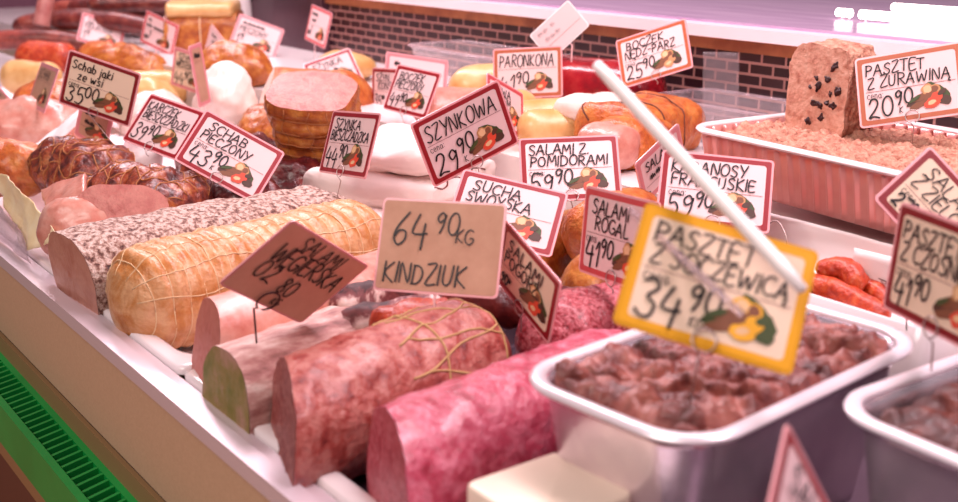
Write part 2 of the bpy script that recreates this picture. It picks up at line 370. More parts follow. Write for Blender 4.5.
PIC=[mat('print_dark_brown','#4a2c20',rough=.5),mat('print_brown','#7c4a30',rough=.5),mat('print_tan','#c08a5c',rough=.5),mat('print_red','#d8482e',rough=.5),mat('print_green','#3e4a22',rough=.5),mat('print_cream','#e2b98c',rough=.5),mat('print_yellow','#e8a81c',rough=.5)]
def disc(cx,cy,rx,ry,a,z,rnd,n=14):
    v=[]
    for k in range(n):
        t=2*math.pi*k/n; q=1+rnd.uniform(-.12,.12); x=rx*math.cos(t)*q; y=ry*math.sin(t)*q
        v.append((cx+x*math.cos(a)-y*math.sin(a),cy+x*math.sin(a)+y*math.cos(a),z))
    return np.array(v),[tuple(range(n))]
def picture(cx,cy,s,rnd,pal):
    base=[(-.5,-.12,.5,.2,.4,0),(-.3,.05,.5,.16,.35,1),(-.42,-.3,.45,.14,.3,1),(.5,.0,.42,.34,-.4,4),(.3,.35,.5,.2,-.6,4),(.62,-.22,.34,.22,-.3,0),(-.05,.35,.26,.26,0,2),(.26,.3,.24,.24,0,2),(.05,.0,.3,.22,.2,1),(-.05,.36,.18,.18,0,5),(.27,.31,.15,.16,0,1),(.34,-.05,.24,.22,0,3),(.12,-.3,.34,.24,.3,3),(.1,-.28,.18,.1,.3,5),(.55,.12,.2,.12,.5,0),(-.62,-.02,.3,.09,.5,4)]
    gs=[]
    for i,(x,y,rx,ry,a,k) in enumerate(base):
        gs.append(withmat(disc(cx+x*s,cy+y*s,rx*s,ry*s,a,.00085+i*.00004,rnd),pal[k]))
    return cat(*gs)
def card(key,names,price,label,border=M_red,paper=M_paper,holder=M_holder,footz=.05,foot=None,unit='',cena=True,pic=True,clip=True,size=None,pose=None,group=None,rowh=None,ink=.0015,pal=(0,1,2,3,4,5),seed=1,lay='std',clipx=0.,wire=None,ringr=.0068,scribble=False,pw=.0019):
    pos,ux,uy,w,h=pose or CARD_POSES[key]; pos=V(*pos);ux=nrm(ux);uy=nrm(V(*uy)-ux*(V(*uy)@ux));nz=np.cross(ux,uy)
    rnd=random.Random(seed*31+len(key))
    def W_(g,z=None):
        v=np.asarray(g[0],float)
        if v.shape[1]==2: v=np.hstack([v,np.full((len(v),1),z)])
        return (pos+v[:,:1]*ux+v[:,1:2]*uy+v[:,2:3]*nz,)+tuple(g[1:])
    b0=pos+ux*(clipx*w)-uy*h/2
    if foot is None:
        fz=min(footz,b0[2]-.008); foot=(b0[0]-nz[0]*.0,b0[1]-nz[1]*.0,fz)
        d=min(.02,max(0,(b0[2]-fz))*.3); foot=(b0[0]+.3*d,b0[1]-.2*d,fz)
    r=empty('price_card',foot,label,'price card',group)
    mg=.0022; bw=.0046 if border else 0
    o=rrect(w,h,.004,4); n=len(o)
    pl=loops([np.array([(x,y,-.0012) for x,y in o]),np.array([(x,y,0) for x,y in o])],cap0=True,cap1=True)
    obj('holder',W_(pl),holder,r,smooth=False)
    def ring(a,b,z):
        A=rrect(w-2*a,h-2*a,.002,4);B=rrect(w-2*b,h-2*b,.003,4)
        return loops([np.array([(x,y,z) for x,y in A]),np.array([(x,y,z) for x,y in B])])
    if border: obj('border',W_(ring(mg,mg+bw,.0004)),border,r,smooth=False)
    e=mg+bw-.0004; A=rrect(w-2*e,h-2*e,.003,4)
    obj('paper',W_((np.array([(x,y,.0003) for x,y in A]),[tuple(range(n))])),paper,r,smooth=False)
    iw=w-2*e-.005; x0=-iw/2; top=h/2-e
    gs=[]; zt=.0014
    if lay=='std':
        nl=len(names); rh=rowh or (.0135 if nl==2 else .017)
        y=top-.0025
        for i,t in enumerate(names):
            y-=rh; ind=(.0 if i==0 else R.uniform(0,.004)); lw=iw*(.96 if len(t)>6 else .78)
            g,_=write(t,x0+(iw-lw)*(.3 if i==0 else .6),y+.001,rh*.85,lw,rnd,ink,xs=1.0 if len(t)<7 else .9); gs.append(g)
        ry=y-.0024
        obj('rule_line',W_(ribbon([(x0,ry),(x0+iw*.5,ry),(x0+iw,ry)],.0005),.0007),M_rule,r,smooth=False)
        yb=-h/2+e
        if cena: g,_=write('cena:',x0+.001,ry-.0075,.0075,.022,rnd,.0006,slant=0,xs=.8,jit=.3); gs.append(g)
        if price:
            a,b=price; b=b or '~'; ph=min(.024,ry-yb-.009)
            g,cx=write(a,x0+.001,yb+.0025,ph,iw*.33,rnd,pw,xs=.8); gs.append(g)
            g,cx2=write(b,cx-.001,yb+ph*.62,ph*.72,iw*.25,rnd,pw,xs=.8); gs.append(g)
            if unit: g,_=write(unit,cx+.003,yb+.004,.006,.014,rnd,.0008); gs.append(g)
        if pic: obj('picture',W_(picture(iw*.2,yb+.0165,.0225,rnd,pal)),PIC,r,smooth=False)
    else:
        for t,x,y,hh,mw,lw in lay:
            g,_=write(t,x*w/2,y*h/2,hh,mw,rnd,lw); gs.append(g)
        if pic: obj('picture',W_(picture(w*pic[0]/2,h*pic[1]/2,pic[2],rnd,pal)),PIC,r,smooth=False)
    if gs:
        g=cat(*gs); obj('lettering',W_((np.hstack([g[0],np.full((len(g[0]),1),zt)]),g[1])),M_ink,r,smooth=False)
    if clip:
        wm=wire or M_wire
        rr=ringr; cy=-h/2+ringr-.0023; pts=[pos+ux*(clipx*w+rr*math.cos(t))+uy*(cy+rr*math.sin(t))+nz*.003 for t in np.linspace(-1.3,2*math.pi-1.8,22)]
        pts=list(pts)+[pos+ux*(clipx*w)-uy*(h/2+.006)-nz*.001,V(*foot)]
        obj('clip_pin',W0(tube(pts,.00065*ringr/.0068,6)),wm,r)
    else:
        obj('clip_pin',W0(tube([b0+uy*.004-nz*.0018,b0-uy*.004-nz*.0018,V(*foot)],.0011,6)),M_holdpale,r)
    return r
def W0(g): return g
# ---------------------------------------------------------------- setting
M_white=mat('white_enamel','#efe4e4',rough=.25,coat=.4); M_steel=mat('brushed_steel',[(.35,'#c9b6bd'),(.65,'#e2d4d8')],60,4,.28,metal=.75,stretch=(1,12,1))
M_tan=mat('beige_front_panel',[(.3,'#c9a384'),(.7,'#d3ae90')],400,2,.45); M_tand=mat('brown_kick_panel','#9a7650',rough=.5)
M_groove=mat('dark_groove','#3c2a20',rough=.7); M_green=mat('green_plastic',[(.3,'#0d8f3c'),(.7,'#17a64a')],6,3,.35); M_black=mat('slot_black','#0b120d',rough=.8)
M_floor=mat('floor_tile',[(.3,'#a8643c'),(.7,'#b97448')],3,4,.5)
def brickmat():
    m=bpy.data.materials.new('mosaic_brick'); m.use_nodes=True; nt=m.node_tree; b=nt.nodes['Principled BSDF']
    tc=nt.nodes.new('ShaderNodeTexCoord'); mp=nt.nodes.new('ShaderNodeMapping'); mp.inputs['Rotation'].default_value=(math.pi/2,0,0)
    br=nt.nodes.new('ShaderNodeTexBrick'); nt.links.new(tc.outputs['Object'],mp.inputs[0]); nt.links.new(mp.outputs[0],br.inputs[0])
    br.inputs['Color1'].default_value=C('#2a141c'); br.inputs['Color2'].default_value=C('#3a1d24'); br.inputs['Mortar'].default_value=C('#b07f78')
    br.inputs['Scale'].default_value=1; br.inputs['Brick Width'].default_value=.043; br.inputs['Row Height'].default_value=.0165; br.inputs['Mortar Size'].default_value=.002
    nt.links.new(br.outputs['Color'],b.inputs['Base Color']); b.inputs['Roughness'].default_value=.3
    bp=nt.nodes.new('ShaderNodeBump'); bp.inputs['Strength'].default_value=.5; bp.inputs['Distance'].default_value=.003; bp.invert=True
    nt.links.new(br.outputs['Fac'],bp.inputs['Height']); nt.links.new(bp.outputs[0],b.inputs['Normal']); return m
obj('floor',box(-6,3,-3,4,-1.0,-.95),M_floor,smooth=False,kind='structure')
obj('wall_back',box(-4.2,.6,1.30,1.36,.02,.183),brickmat(),smooth=False,kind='structure')
obj('trim_1',box(-4.2,.6,1.292,1.36,.183,.203),mat('copper_band',[(.3,'#8a4a34'),(.55,'#b87850'),(.75,'#7a4030')],7,5,.3,metal=.2),smooth=False,kind='structure')
M_mauve=mat('mauve_steel',[(.3,'#b48fb4'),(.7,'#d0aecb')],12,4,.25,metal=.2,stretch=(.4,3,1))
obj('trim_2',box(-4.2,.6,1.268,2.1,.203,.220),mat('white_ledge_edge','#f3e2e6',rough=.3,coat=.3),smooth=False,kind='structure')
obj('trim_3',box(-4.2,.6,1.30,2.1,.220,.224),M_mauve,smooth=False,kind='structure')
obj('trim_4',box(-4.2,-2.35,1.284,1.30,.02,.203),mat('plum_splash_panel',[(.3,'#4a303c'),(.7,'#60404c')],9,5,.35,metal=.3),smooth=False,kind='structure')
cnt=empty('display_counter',(-1.6,.6,-.95),'long refrigerated deli counter with beige front, white rim and green bumper rail','counter')
obj('carcass',box(-4.2,.6,.33,1.36,-.95,-.036),M_tand,cnt,smooth=False)
tag(obj('raised_shelf',box(-4.2,.6,.91,1.292,-.035,.07),M_white,None,smooth=False),'long white raised shelf at the back of the counter, along the brick wall','shelf')
obj('front_panel',box(-4.2,.6,.309,.33,-.112,-.006),M_tan,cnt,smooth=False)
obj('groove',box(-4.2,.6,.312,.33,-.118,-.112),M_groove,cnt,smooth=False)
obj('lower_panel',box(-4.2,.6,.307,.33,-.145,-.118),M_tand,cnt,smooth=False)
rim=cat(box(-4.2,.6,.302,.318,-.012,.002),box(-4.2,.6,.318,.331,-.012,-.003))
obj('front_rim',rim,mat('rim_aluminium','#e9d9e2',rough=.25,metal=.35),cnt,smooth=False)
g=cat(box(-4.2,.6,.262,.270,-.19,-.138),box(-4.2,.6,.300,.307,-.19,-.141))
rail=obj('bumper_rail',g,M_green,cnt,smooth=False)
obj('rail_channel',box(-4.2,.6,.270,.300,-.19,-.1475),M_black,rail,smooth=False)
bars=[]
for i in range(110):
    x=-2.3+i*.0155; bars.append(rot(box(x,x+.0038,.270,.300,-.158,-.141),.35,(x,.285,-.15)))
o=obj('slot_bars',cat(*bars),M_green,rail,smooth=False)
obj('kick_panel',box(-4.2,.6,.275,.33,-.235,-.19),M_tand,cnt,smooth=False)
obj('plinth',box(-4.2,.6,.30,.33,-.95,-.235),mat('plinth_brown','#6b4030',rough=.6),cnt,smooth=False)
obj('trim_5',box(-4.25,-4.2,.309,1.36,-.95,.45),mat('plum_end_panel',[(.3,'#5a3444'),(.7,'#6e4656')],9,5,.35),smooth=False,kind='structure')
M_trayw=mat('tray_enamel','#f2e6e8',rough=.2,coat=.5)
def deli_tray(x0,x1,y0,y1,lab,ri=(.018,.018),dark=None):
    cx,cy=(x0+x1)/2,(y0+y1)/2; r=empty('serving_tray',(cx,cy,-.035),lab,'tray'); w,h=x1-x0,y1-y0; ls=[]
    def lp(fx,fy,z,rad): return np.array([(cx+x,cy+y,z) for x,y in rrect(w-2*fx,h-2*fy,rad,8)])
    a,b=ri
    ls=[lp(0,0,-.006,.01),lp(0,0,0,.01),lp(.003,.003,.0015,.01),lp(a-.004,b-.004,0.0,.035),lp(a,b,-.003,.04),lp(a+.006,b+.006,-.024,.036),lp(a+.012,b+.012,-.029,.03)]
    n=len(ls[0]); v,f=loops(ls,cap1=True)
    if dark:
        obj('tray_flange',loops(ls[:5]),M_trayw,r); obj('tray_pan',loops(ls[4:],cap1=True),dark,r)
    else: obj('tray_pan',(v,f),M_trayw,r)
    return r
deli_tray(-1.375,-.885,.333,.855,'white enamelled tray under the netted turkey roll and peppered loin',(.02,.02))
deli_tray(-.88,.12,.333,.855,'white enamelled tray under the salamis in front',(.055,.02),mat('tray_steel_shaded',[(.3,'#54404e'),(.7,'#6c5664')],8,4,.3,metal=.5))  # shade of the recess is painted into the pan's darker steel
deli_tray(-1.98,-1.385,.333,.855,'white enamelled tray under the charred smoked neck pieces')
deli_tray(-2.70,-1.99,.333,.855,'white enamelled tray under the pale cuts at far left')
deli_tray(-3.9,-2.71,.333,.855,'white enamelled tray farthest left under the sausage heap')
# glowing material for the lamp reflections on the back ledge
M_glint=bpy.data.materials.new('ledge_glint'); M_glint.use_nodes=True; _b=M_glint.node_tree.nodes['Principled BSDF']; _b.inputs['Base Color'].default_value=(1,1,1,1); _b.inputs['Emission Color'].default_value=(1,.86,.8,1); _b.inputs['Emission Strength'].default_value=5
# ---------------------------------------------------------------- meats: materials
MODE[0]=True
M_crust=mat('pepper_crust',[(.30,'#3c2024'),(.41,'#8a5e52'),(.50,'#c8a698'),(.60,'#ead4ca'),(.70,'#a07a6c'),(.8,'#5c3832')],90,6,.7,.6,160)
M_loincut=mat('loin_cut',[(.3,'#c98878'),(.6,'#dba392'),(.8,'#c48270')],26,5,.4,.1,200)
M_turkey=mat('turkey_skin',[(.22,'#b2622e'),(.42,'#d08c50'),(.58,'#e8b68a'),(.75,'#be763e')],16,5,.4,.35,90,coat=.25,dist=.4)
M_string=mat('string','#d9b890',rough=.8); M_stringw=mat('butcher_twine','#cda878',rough=.8)
M_hamcut=mat('ham_cut',[(.3,'#c4706a'),(.55,'#d88f84'),(.8,'#e0a294')],34,6,.45,.25,160)
M_char=mat('charred_neck',[(.28,'#2c1214'),(.42,'#6b2a24'),(.55,'#a24e34'),(.68,'#c98254'),(.8,'#5c2426')],30,7,.35,.7,70,coat=.35,dist=.6)
M_orange=mat('smoked_orange',[(.3,'#a8481c'),(.5,'#d2783c'),(.7,'#e09a58')],26,6,.4,.5,90,coat=.3)
M_fat=mat('pork_fat',[(.3,'#e2c4b8'),(.6,'#f0dfd6'),(.85,'#dcb8aa')],18,5,.4,.15,60,coat=.2)
M_lard=mat('lard_white',[(.30,'#d8b4aa'),(.42,'#ecdad4'),(.9,'#f2e4de')],14,6,.45,.25,50)
M_golden=mat('golden_ham_skin',[(.28,'#8a3c1c'),(.48,'#bb6a30'),(.66,'#d99650'),(.8,'#a8542a')],24,6,.35,.45,80,coat=.35)
M_dark=mat('dark_cured_meat',[(.3,'#2e0f12'),(.5,'#6b2226'),(.7,'#9a4238'),(.85,'#3d1518')],24,7,.35,.55,60,coat=.4)
M_mould=mat('mould_dusted',[(.38,'#3a1418'),(.48,'#7a3a3a'),(.56,'#d8b4ac'),(.7,'#f0dcd4')],30,6,.6,.4,70,stretch=(1,1,1),dist=.5)
M_sal1=mat('salami_casing',[(.28,'#7c2c2c'),(.45,'#b35850'),(.6,'#cf8a80'),(.74,'#a44844')],34,7,.45,.4,110,coat=.25)
M_salcut=mat('salami_cut',[(.30,'#7a2c2e'),(.5,'#a85450'),(.62,'#c98a80'),(.72,'#93403e')],110,5,.45,.15,150)
M_green_s=mat('mould_casing',[(.30,'#7a4a40'),(.42,'#b9807a'),(.52,'#d8ada4'),(.62,'#efd8ce'),(.78,'#9a7050')],26,7,.6,.4,80,stretch=(1,.35,1))
M_greencut=mat('mould_cut',[(.3,'#7b7a30'),(.5,'#a08a52'),(.68,'#c79a8a'),(.8,'#b07a70')],20,4,.5,.15,120)
M_fresh=mat('pink_salami_casing',[(.28,'#a02c44'),(.46,'#c8506a'),(.6,'#de8094'),(.76,'#b23c54')],40,7,.32,.5,90,coat=.4)
M_freshcut=mat('pink_salami_cut',[(.3,'#9c3040'),(.5,'#c8606c'),(.66,'#d98890'),(.8,'#a83c4a')],120,5,.4,.15,150)
M_pinkloaf=mat('pink_sausage_casing',[(.3,'#cf7a6a'),(.5,'#e2a090'),(.7,'#ecbcae')],16,5,.35,.2,60,coat=.35)
M_pinkcut=mat('pink_sausage_cut',[(.3,'#c46a60'),(.55,'#d8887c'),(.8,'#c0604e')],40,5,.45,.1,140)
M_gran=mat('grainy_red_salami',[(.32,'#7e1c28'),(.46,'#b23a48'),(.58,'#d88088'),(.7,'#a42c3a')],120,6,.4,.5,140,coat=.3)
M_crim=mat('crimson_ham',[(.3,'#6e0f20'),(.52,'#a8202e'),(.75,'#c84a48')],13,5,.2,.15,60,coat=.7)
M_pale=mat('pale_sausage',[(.3,'#e0a868'),(.6,'#f0c890'),(.85,'#e8b478')],13,4,.35,.1,60,coat=.3)
M_kab=mat('dark_sausage',[(.3,'#4a1a1c'),(.5,'#7c3430'),(.7,'#a05a4c')],22,6,.35,.35,70,coat=.35)
M_kabp=mat('pinkish_sausage',[(.3,'#b0605c'),(.6,'#d09088'),(.8,'#b86c64')],18,5,.4,.2,60,coat=.3)
M_redsaus=mat('orange_red_sausage',[(.3,'#a8301c'),(.5,'#d0522c'),(.7,'#e88050')],40,6,.4,.5,110,coat=.3)
M_pate=mat('pate_crumb',[(.28,'#8a4a3c'),(.42,'#c88a74'),(.62,'#e2b098'),(.8,'#b47560')],70,7,.75,.8,120)
M_patecut=mat('pate_cut',[(.28,'#a8604e'),(.45,'#dca08a'),(.7,'#ecbca6')],90,6,.7,.6,140)
M_berry=mat('cranberry','#3c1014',rough=.5)
M_bake=mat('baked_pate_crust',[(.28,'#341614'),(.45,'#86443e'),(.60,'#bb766a'),(.8,'#642c28')],22,7,.45,.5,90,coat=.25)
M_bake2=mat('dark_baked_crust',[(.28,'#2c0f0c'),(.5,'#5c241c'),(.7,'#8a4430')],26,7,.5,.5,80,coat=.2)
M_foil=mat('foil',[(.35,'#d6c6d2'),(.65,'#ecdfe6')],20,4,.25,.12,60,metal=.8)
M_foilrim=mat('foil_rim','#f4e8ee',rough=.3,metal=.35)
M_foilp=mat('rose_foil',[(.35,'#e89e98'),(.65,'#f0b0a8')],20,3,.28,.1,60,metal=.4)
M_film=mat('cling_film','#f4e2e4',rough=.12,trans=.9,alpha=.35); M_filmv=mat('cling_film_dense','#d8bcc4',rough=.2,trans=.6,alpha=.55)
M_wax=mat('wax_paper',[(.3,'#f6d49a'),(.6,'#ffecc4'),(.8,'#f6d8a0')],16,4,.45,.2,50); M_napkin=mat('white_wrap_paper','#f6ebea',rough=.6)
M_cream2=mat('cream_plastic','#ecd9c4',rough=.4); M_reflection=mat('reflection_rod','#fbf3f1',rough=.3)
MODE[0]=False
def basept(v): v=np.asarray(v); return ((v[:,0].min()+v[:,0].max())/2,(v[:,1].min()+v[:,1].max())/2,v[:,2].min())
def meat(name,lf,label,cat_,mb,mc=None,group=None,caps=(0,),bulge=.0):
    g=lf.body(); r=empty(name,basept(g[0]),label,cat_,group); obj('casing',g,mb,r)
    for e in caps: obj('cut_face',lf.cap(e,bulge=bulge),mc or mb,r)
    return r
# ---- row in front, left to right
lf=Loaf((-1.125,.322,.022),(-1.165,.66,.022),.056,.048,ns=60,nt=72,amp=.004,sc=35,seed=1,end0='cut',end1='round',shear0=(-.05,-.12),sup=2.5,prof=lambda q:1+.04*math.sin(q*5))
schab=meat('roast_pork_loin',lf,'thick pork loin with a grey peppered crust and pink cut end','roast meat',M_crust,M_loincut)
lf=Loaf((-1.01,.325,.024),(-1.065,.64,.024),.053,.050,ns=120,nt=72,amp=.003,sc=30,seed=4,end0='round',end1='round',sup=2.3,rib=.05,ribn=20,rl=.04)
tk=meat('turkey_roll',lf,'golden netted turkey roll lying between the peppered loin and the salamis','roast meat',M_turkey,caps=())
obj('netting',cat(lf.rings([k/20 for k in range(1,20)],.0006,.0002,60,wob=.004),lf.lines([.2,.75,1.3,1.85,2.4,2.95],.0006,.0002,80,wob=.06)),M_string,tk)
lf=Loaf((-.852,.345,.027),(-.89,.60,.030),.039,.040,amp=.002,sc=30,seed=8,shear0=(-.35,.25),sup=2.6)
meat('cooked_sausage',lf,'pale pink cut sausage half behind the mouldy salami','sausage',M_pinkloaf,M_pinkcut)
lf=Loaf((-.784,.330,.006),(-.822,.53,.010),.044,.044,amp=.002,sc=40,seed=11,shear0=(-.2,.1))
meat('mouldy_salami',lf,'salami with white mouldy casing and greenish cut end, at the tray corner','salami',M_green_s,M_greencut)
lf=Loaf((-.688,.332,.018),(-.716,.535,.024),.050,.050,ns=60,nt=72,amp=.003,sc=40,seed=13,shear0=(-.5,.15),rl=.03)
bs=meat('big_salami',lf,'big red salami with twine at its far end and a cut brown face','salami',M_sal1,M_salcut)
obj('twine',cat(lf.rings([.60,.90],.0010,.0002,48,-.3,3.0,wob=.02),lf.lines([.1,.75,1.4,2.05],.0010,.0002,30,.45,.92,twist=.9,wob=.05),lf.lines([1.0,1.65,2.3,2.95],.0010,.0002,30,.5,.92,twist=-1.0,wob=.05)),M_stringw,bs)
lf=Loaf((-.570,.345,.022),(-.598,.60,.026),.047,.047,ns=60,nt=72,amp=.0025,sc=60,seed=17,shear0=(-.45,.12))
meat('pink_salami',lf,'front pink-red salami with its cut end beside the cream plastic block','salami',M_fresh,M_freshcut)
lf=Loaf((-.690,.55,.030),(-.675,.70,.03),.040,.040,ns=40,amp=.003,sc=60,seed=19,end0='round')
meat('grainy_salami',lf,'grainy raspberry red salami end poking out behind the front foil tray','salami',M_gran,caps=())
for i,(a,b,r,m,l) in enumerate([
 ((-.83,.45,.045),(-.80,.53,.052),.019,M_mould,'small dark dry sausage below the tilted brown card, with white mould'),
 ((-.80,.44,.040),(-.76,.53,.046),.018,M_mould,'small whitish dry sausage between the pink sausage and big salami'),
 ((-.765,.45,.046),(-.735,.52,.050),.020,M_redsaus,'small wrinkled red sausage on top of the big salami'),
 ((-.80,.53,.04),(-.74,.60,.045),.022,M_kab,'dark purple salami stub under the card reading KINDZIUK'),
 ((-.85,.51,.06),(-.82,.58,.066),.019,M_mould,'dark red dry sausage topmost of the small stubs behind big salami'),
 ((-.76,.60,.03),(-.70,.66,.032),.026,M_dark,'blackish dry salami behind the big twine-tied salami')]):
    lf=Loaf(a,b,r,r,ns=24,nt=28,amp=.004,sc=70,seed=30+i,end0='round',end1='round')
    t=meat('dry_sausage',lf,l,'sausage',m,caps=(),group='small dry sausages behind the big salami')
M_kabd=mat('reddish_sausage',[(.3,'#5a1c1a'),(.5,'#8c3a30'),(.7,'#a85a48')],40,6,.4,.4,110,coat=.25)
M_filmc=mat('clear_plastic','#f0e0e6',rough=.1,trans=.6,alpha=.16)
# ---- left group
def bmeat(name,g,label,cat_,m,group=None):
    r=empty(name,basept(g[0]),label,cat_,group); obj('meat',g,m,r); return r
def single(name,g,m,label,cat_,group=None,smooth=True): return tag(obj(name,g,m,None,smooth),label,cat_,group)
lf=Loaf((-1.205,.400,.058),(-1.30,.475,-.005),.055,.036,amp=.003,sc=25,seed=41,sup=2.6)
h=meat('ham_half',lf,'halved boiled ham with a broad pink cut face behind the peppered loin','ham',M_golden,M_hamcut,bulge=.004)
single('ham_end',blob((-1.245,.372,.040),(.050,.030,.036),.004,30,43,sup=2.3,rz=.9),M_pinkloaf,'pale pinkish ham end with yellow rind in front of the halved ham','ham')
def netted(name,label,p0,p1,rx,rz,m,seed,n,cat_='smoked meat',mn_=M_string,amp=.01,rib=.06,group=None):
    lf=Loaf(p0,p1,rx,rz,ns=80,nt=56,amp=amp,sc=28,seed=seed,end0='round',end1='round',rib=rib,ribn=n,rl=min(rx,rz)*1.0)
    t=meat(name,lf,label,cat_,m,caps=(),group=group)
    obj('netting',cat(lf.rings([k/n for k in range(1,n)],.0009,.0004,48,wob=.02),lf.lines([.4,1.1,1.8,2.5,3.2],.0009,.0004,50,wob=.2)),mn_,t); return t
M_tw=mat('browned_string','#a8683c',rough=.7)
netted('smoked_neck','charred netted pork neck nearest the halved ham',(-1.36,.42,.045),(-1.22,.50,.05),.05,.042,M_char,51,6,mn_=M_tw)
netted('smoked_neck','charred netted pork neck to the left, below the card reading Schab jaki',(-1.60,.45,.045),(-1.42,.47,.045),.052,.042,M_char,53,6,mn_=M_tw)
single('smoked_neck',blob((-1.28,.575,.03),(.075,.05,.045),.014,26,55),M_dark,'dark cured meat lump under the card reading SCHAB PIECZONY','smoked meat')
single('smoked_neck',blob((-1.45,.62,.04),(.08,.05,.045),.012,26,56),M_char,'charred meat lump under the card reading KARCZEK','smoked meat')
single('smoked_loin',blob((-1.63,.395,.04),(.075,.04,.04),.008,24,57,rz=.4),M_orange,'orange-brown smoked loin piece at the left edge','smoked meat')
single('smoked_loin',blob((-1.97,.52,.03),(.10,.06,.055),.009,18,58,rz=.7),M_pinkloaf,'salmon pink meat cut behind the small brown card at left','smoked meat')
single('smoked_loin',blob((-2.10,.60,.04),(.10,.07,.05),.009,16,59),M_orange,'orange smoked cut behind the salmon pink one at left','smoked meat')
for i,(a,b,r,m,l) in enumerate([
 ((-2.56,.63,.045),(-2.46,.72,.045),.036,M_pale,'pale yellow sausage nearest the small brown card at left'),
 ((-2.70,.70,.07),(-2.60,.80,.07),.034,M_redsaus,'reddish sausage behind another one at far left'),
 ((-2.62,.56,.06),(-2.66,.62,.06),.042,M_orange,'red-orange sausage end at the left edge'),
 ((-2.36,.80,.03),(-2.26,.92,.03),.038,M_pale,'pale yellow sausage below the second small red card')]):
    single('fat_sausage',Loaf(a,b,r,r,ns=28,nt=32,amp=.004,sc=20,seed=60+i,end0='round',end1='round').body(),m,l,'sausage')
def paper(name,pts,m,label,cat_,amp=.006,seed=0,n=18,th=.0006,sc=25,smooth=True):
    A,B,Cc,D=[V(*p) for p in pts]; N=nrm(np.cross(B-A,D-A))
    def f(u,v): p=A*(1-u)*(1-v)+B*u*(1-v)+Cc*u*v+D*(1-u)*v; return p+N*amp*fb(p,sc,seed,3)
    g=thick(sheet(f,n,n),th); return single(name,g,m,label,cat_,smooth=smooth)
paper('wrap_paper',[(-1.82,.47,.02),(-1.70,.45,.02),(-1.66,.52,.10),(-1.80,.56,.09)],M_napkin,'white wrapping paper corner standing left of the card reading Schab jaki','paper',.006,3)
paper('wrap_paper',[(-1.62,.53,.02),(-1.50,.55,.02),(-1.50,.58,.10),(-1.62,.58,.10)],M_napkin,'white wrapping paper under the card reading Schab jaki','paper',.006,4)
paper('wax_sheet',[(-1.56,.352,.055),(-1.40,.340,.075),(-1.20,.335,.045),(-1.29,.322,.012)],M_wax,'folded yellow waxed sheet standing between the loin and the left edge','paper',.006,6)
paper('cling_film',[(-1.62,.335,.05),(-1.30,.325,.03),(-1.27,.318,.004),(-1.60,.318,.004)],M_filmv,'crumpled clear film over the rim at the left edge','plastic film',.008,8)
paper('ham_slice',[(-1.36,.365,.06),(-1.30,.40,.085),(-1.235,.375,.07),(-1.27,.350,.045)],M_pinkloaf,'pale ham slice with brown flecks leaning behind the waxed sheet','ham',.003,9,th=.006)
# far sausage heap
dirv=V(.592,.806,0); bk=V(-.806,.592,0)
heap=[]
def far(px,dd,z): # along the view at left: lateral px metres, depth dd
    return V(-.774,.568,0)/.96*dd+dirv*px+V(0,0,z)
HL=['dark sausage hanging over the back of the heap','reddish brown sausage leaning at heap right','blackish sausage wedged in the heap middle','brown sausage stub at the heap left','thin dark sausage across the top of the heap','red sausage low at the heap back','topmost dark sausage crossing the heap at far left','dark red sausage sloping across the heap front','long brown sausage at the bottom of the heap front','purple-brown sausage behind the heap front','dark sausage running behind the small card at left','brown sausage lying right of the pink hanging one','dark sausage at the back left of the heap','reddish sausage above the pale yellow ones','dark sausage in the middle of the heap back','thin brown sausage at the heap right end','orange-brown sausage between the two small red cards','dark sausage at the far top of the heap']
for i in range(18):
    row=i%4; d=2.85+.16*(i//4)+.05*row; z=[.055,.10,.14,.085][row]+.022*(i//4)+.02; x0=[-1.22,-1.10,-.98,-1.18][row]+.03*(i//4)*i%3*.1; Ls=.34+.05*R.random()
    a=far(x0+R.uniform(-.04,.04),d,z); b=far(x0+Ls,d+R.uniform(-.1,.1),z+R.uniform(-.03,.03)); m_=(a+b)/2+V(0,0,R.uniform(.005,.03))
    c=cr([a,m_,b],10); rr=np.array([.024*math.sqrt(max(.02,1-(abs(k/(len(c)-1)*2-1))**8)) for k in range(len(c))])
    single('smoked_sausage',noisy(tube(c,rr,14),.002,30,i),[M_kab,M_kab,M_kabd,M_dark][R.randrange(4)] if i!=16 else M_orange,HL[i],'sausage','smoked sausages heaped at far left')
for i,(x,d,l) in enumerate([(-1.05,2.8,'pinkish sausage standing upright in front of the heap'),(-1.24,2.85,'pinkish short sausage leaning at the left end of the heap')]):
    c=cr([far(x,d,.12),far(x+.015,d+.02,.19),far(x+.03,d+.05,.26)],10); single('pink_sausage',tube(c,.02,14),M_kabp,l,'sausage')
for i in range(3):
    a=far(-.78+.16*i,3.05+.1*i,.07+.02*i);b=far(-.55+.16*i,3.25+.1*i,.09)
    single('ring_sausage',noisy(tube(cr([a,(a+b)/2+V(0,0,.03),b],10),.034,16),.003,24,80+i),[M_kab,M_dark,M_orange][i],['thick brown sausage left of the orange-topped block','thick dark sausage behind the second small red card','orange sausage beside the tall block at the back'][i],'sausage')
for i,(c_,r_,m_,l_) in enumerate([
 ((-2.28,.70,.02),(.08,.05,.05),M_fat,'white fat lump behind the card Schab jaki at right'),
 ((-2.15,.78,.03),(.07,.05,.05),M_pale,'yellowish cut left of the card WEDZONA DOM'),
 ((-1.98,.74,.02),(.07,.06,.05),M_fat,'white fat lump below the card WEDZONA DOM'),
 ((-2.45,.86,.05),(.10,.05,.055),M_golden,'brown smoked lump below the second small red card'),
 ((-2.62,.88,.05),(.09,.05,.05),M_orange,'orange smoked lump below the small blurred card at far left'),
 ((-2.00,.90,.10),(.08,.05,.045),M_golden,'brown smoked lump left of the white fatted bacon')]):
    single('smoked_cut',blob(c_,r_,.010,22,200+i,28,rz=.6),m_,l_,'smoked meat')
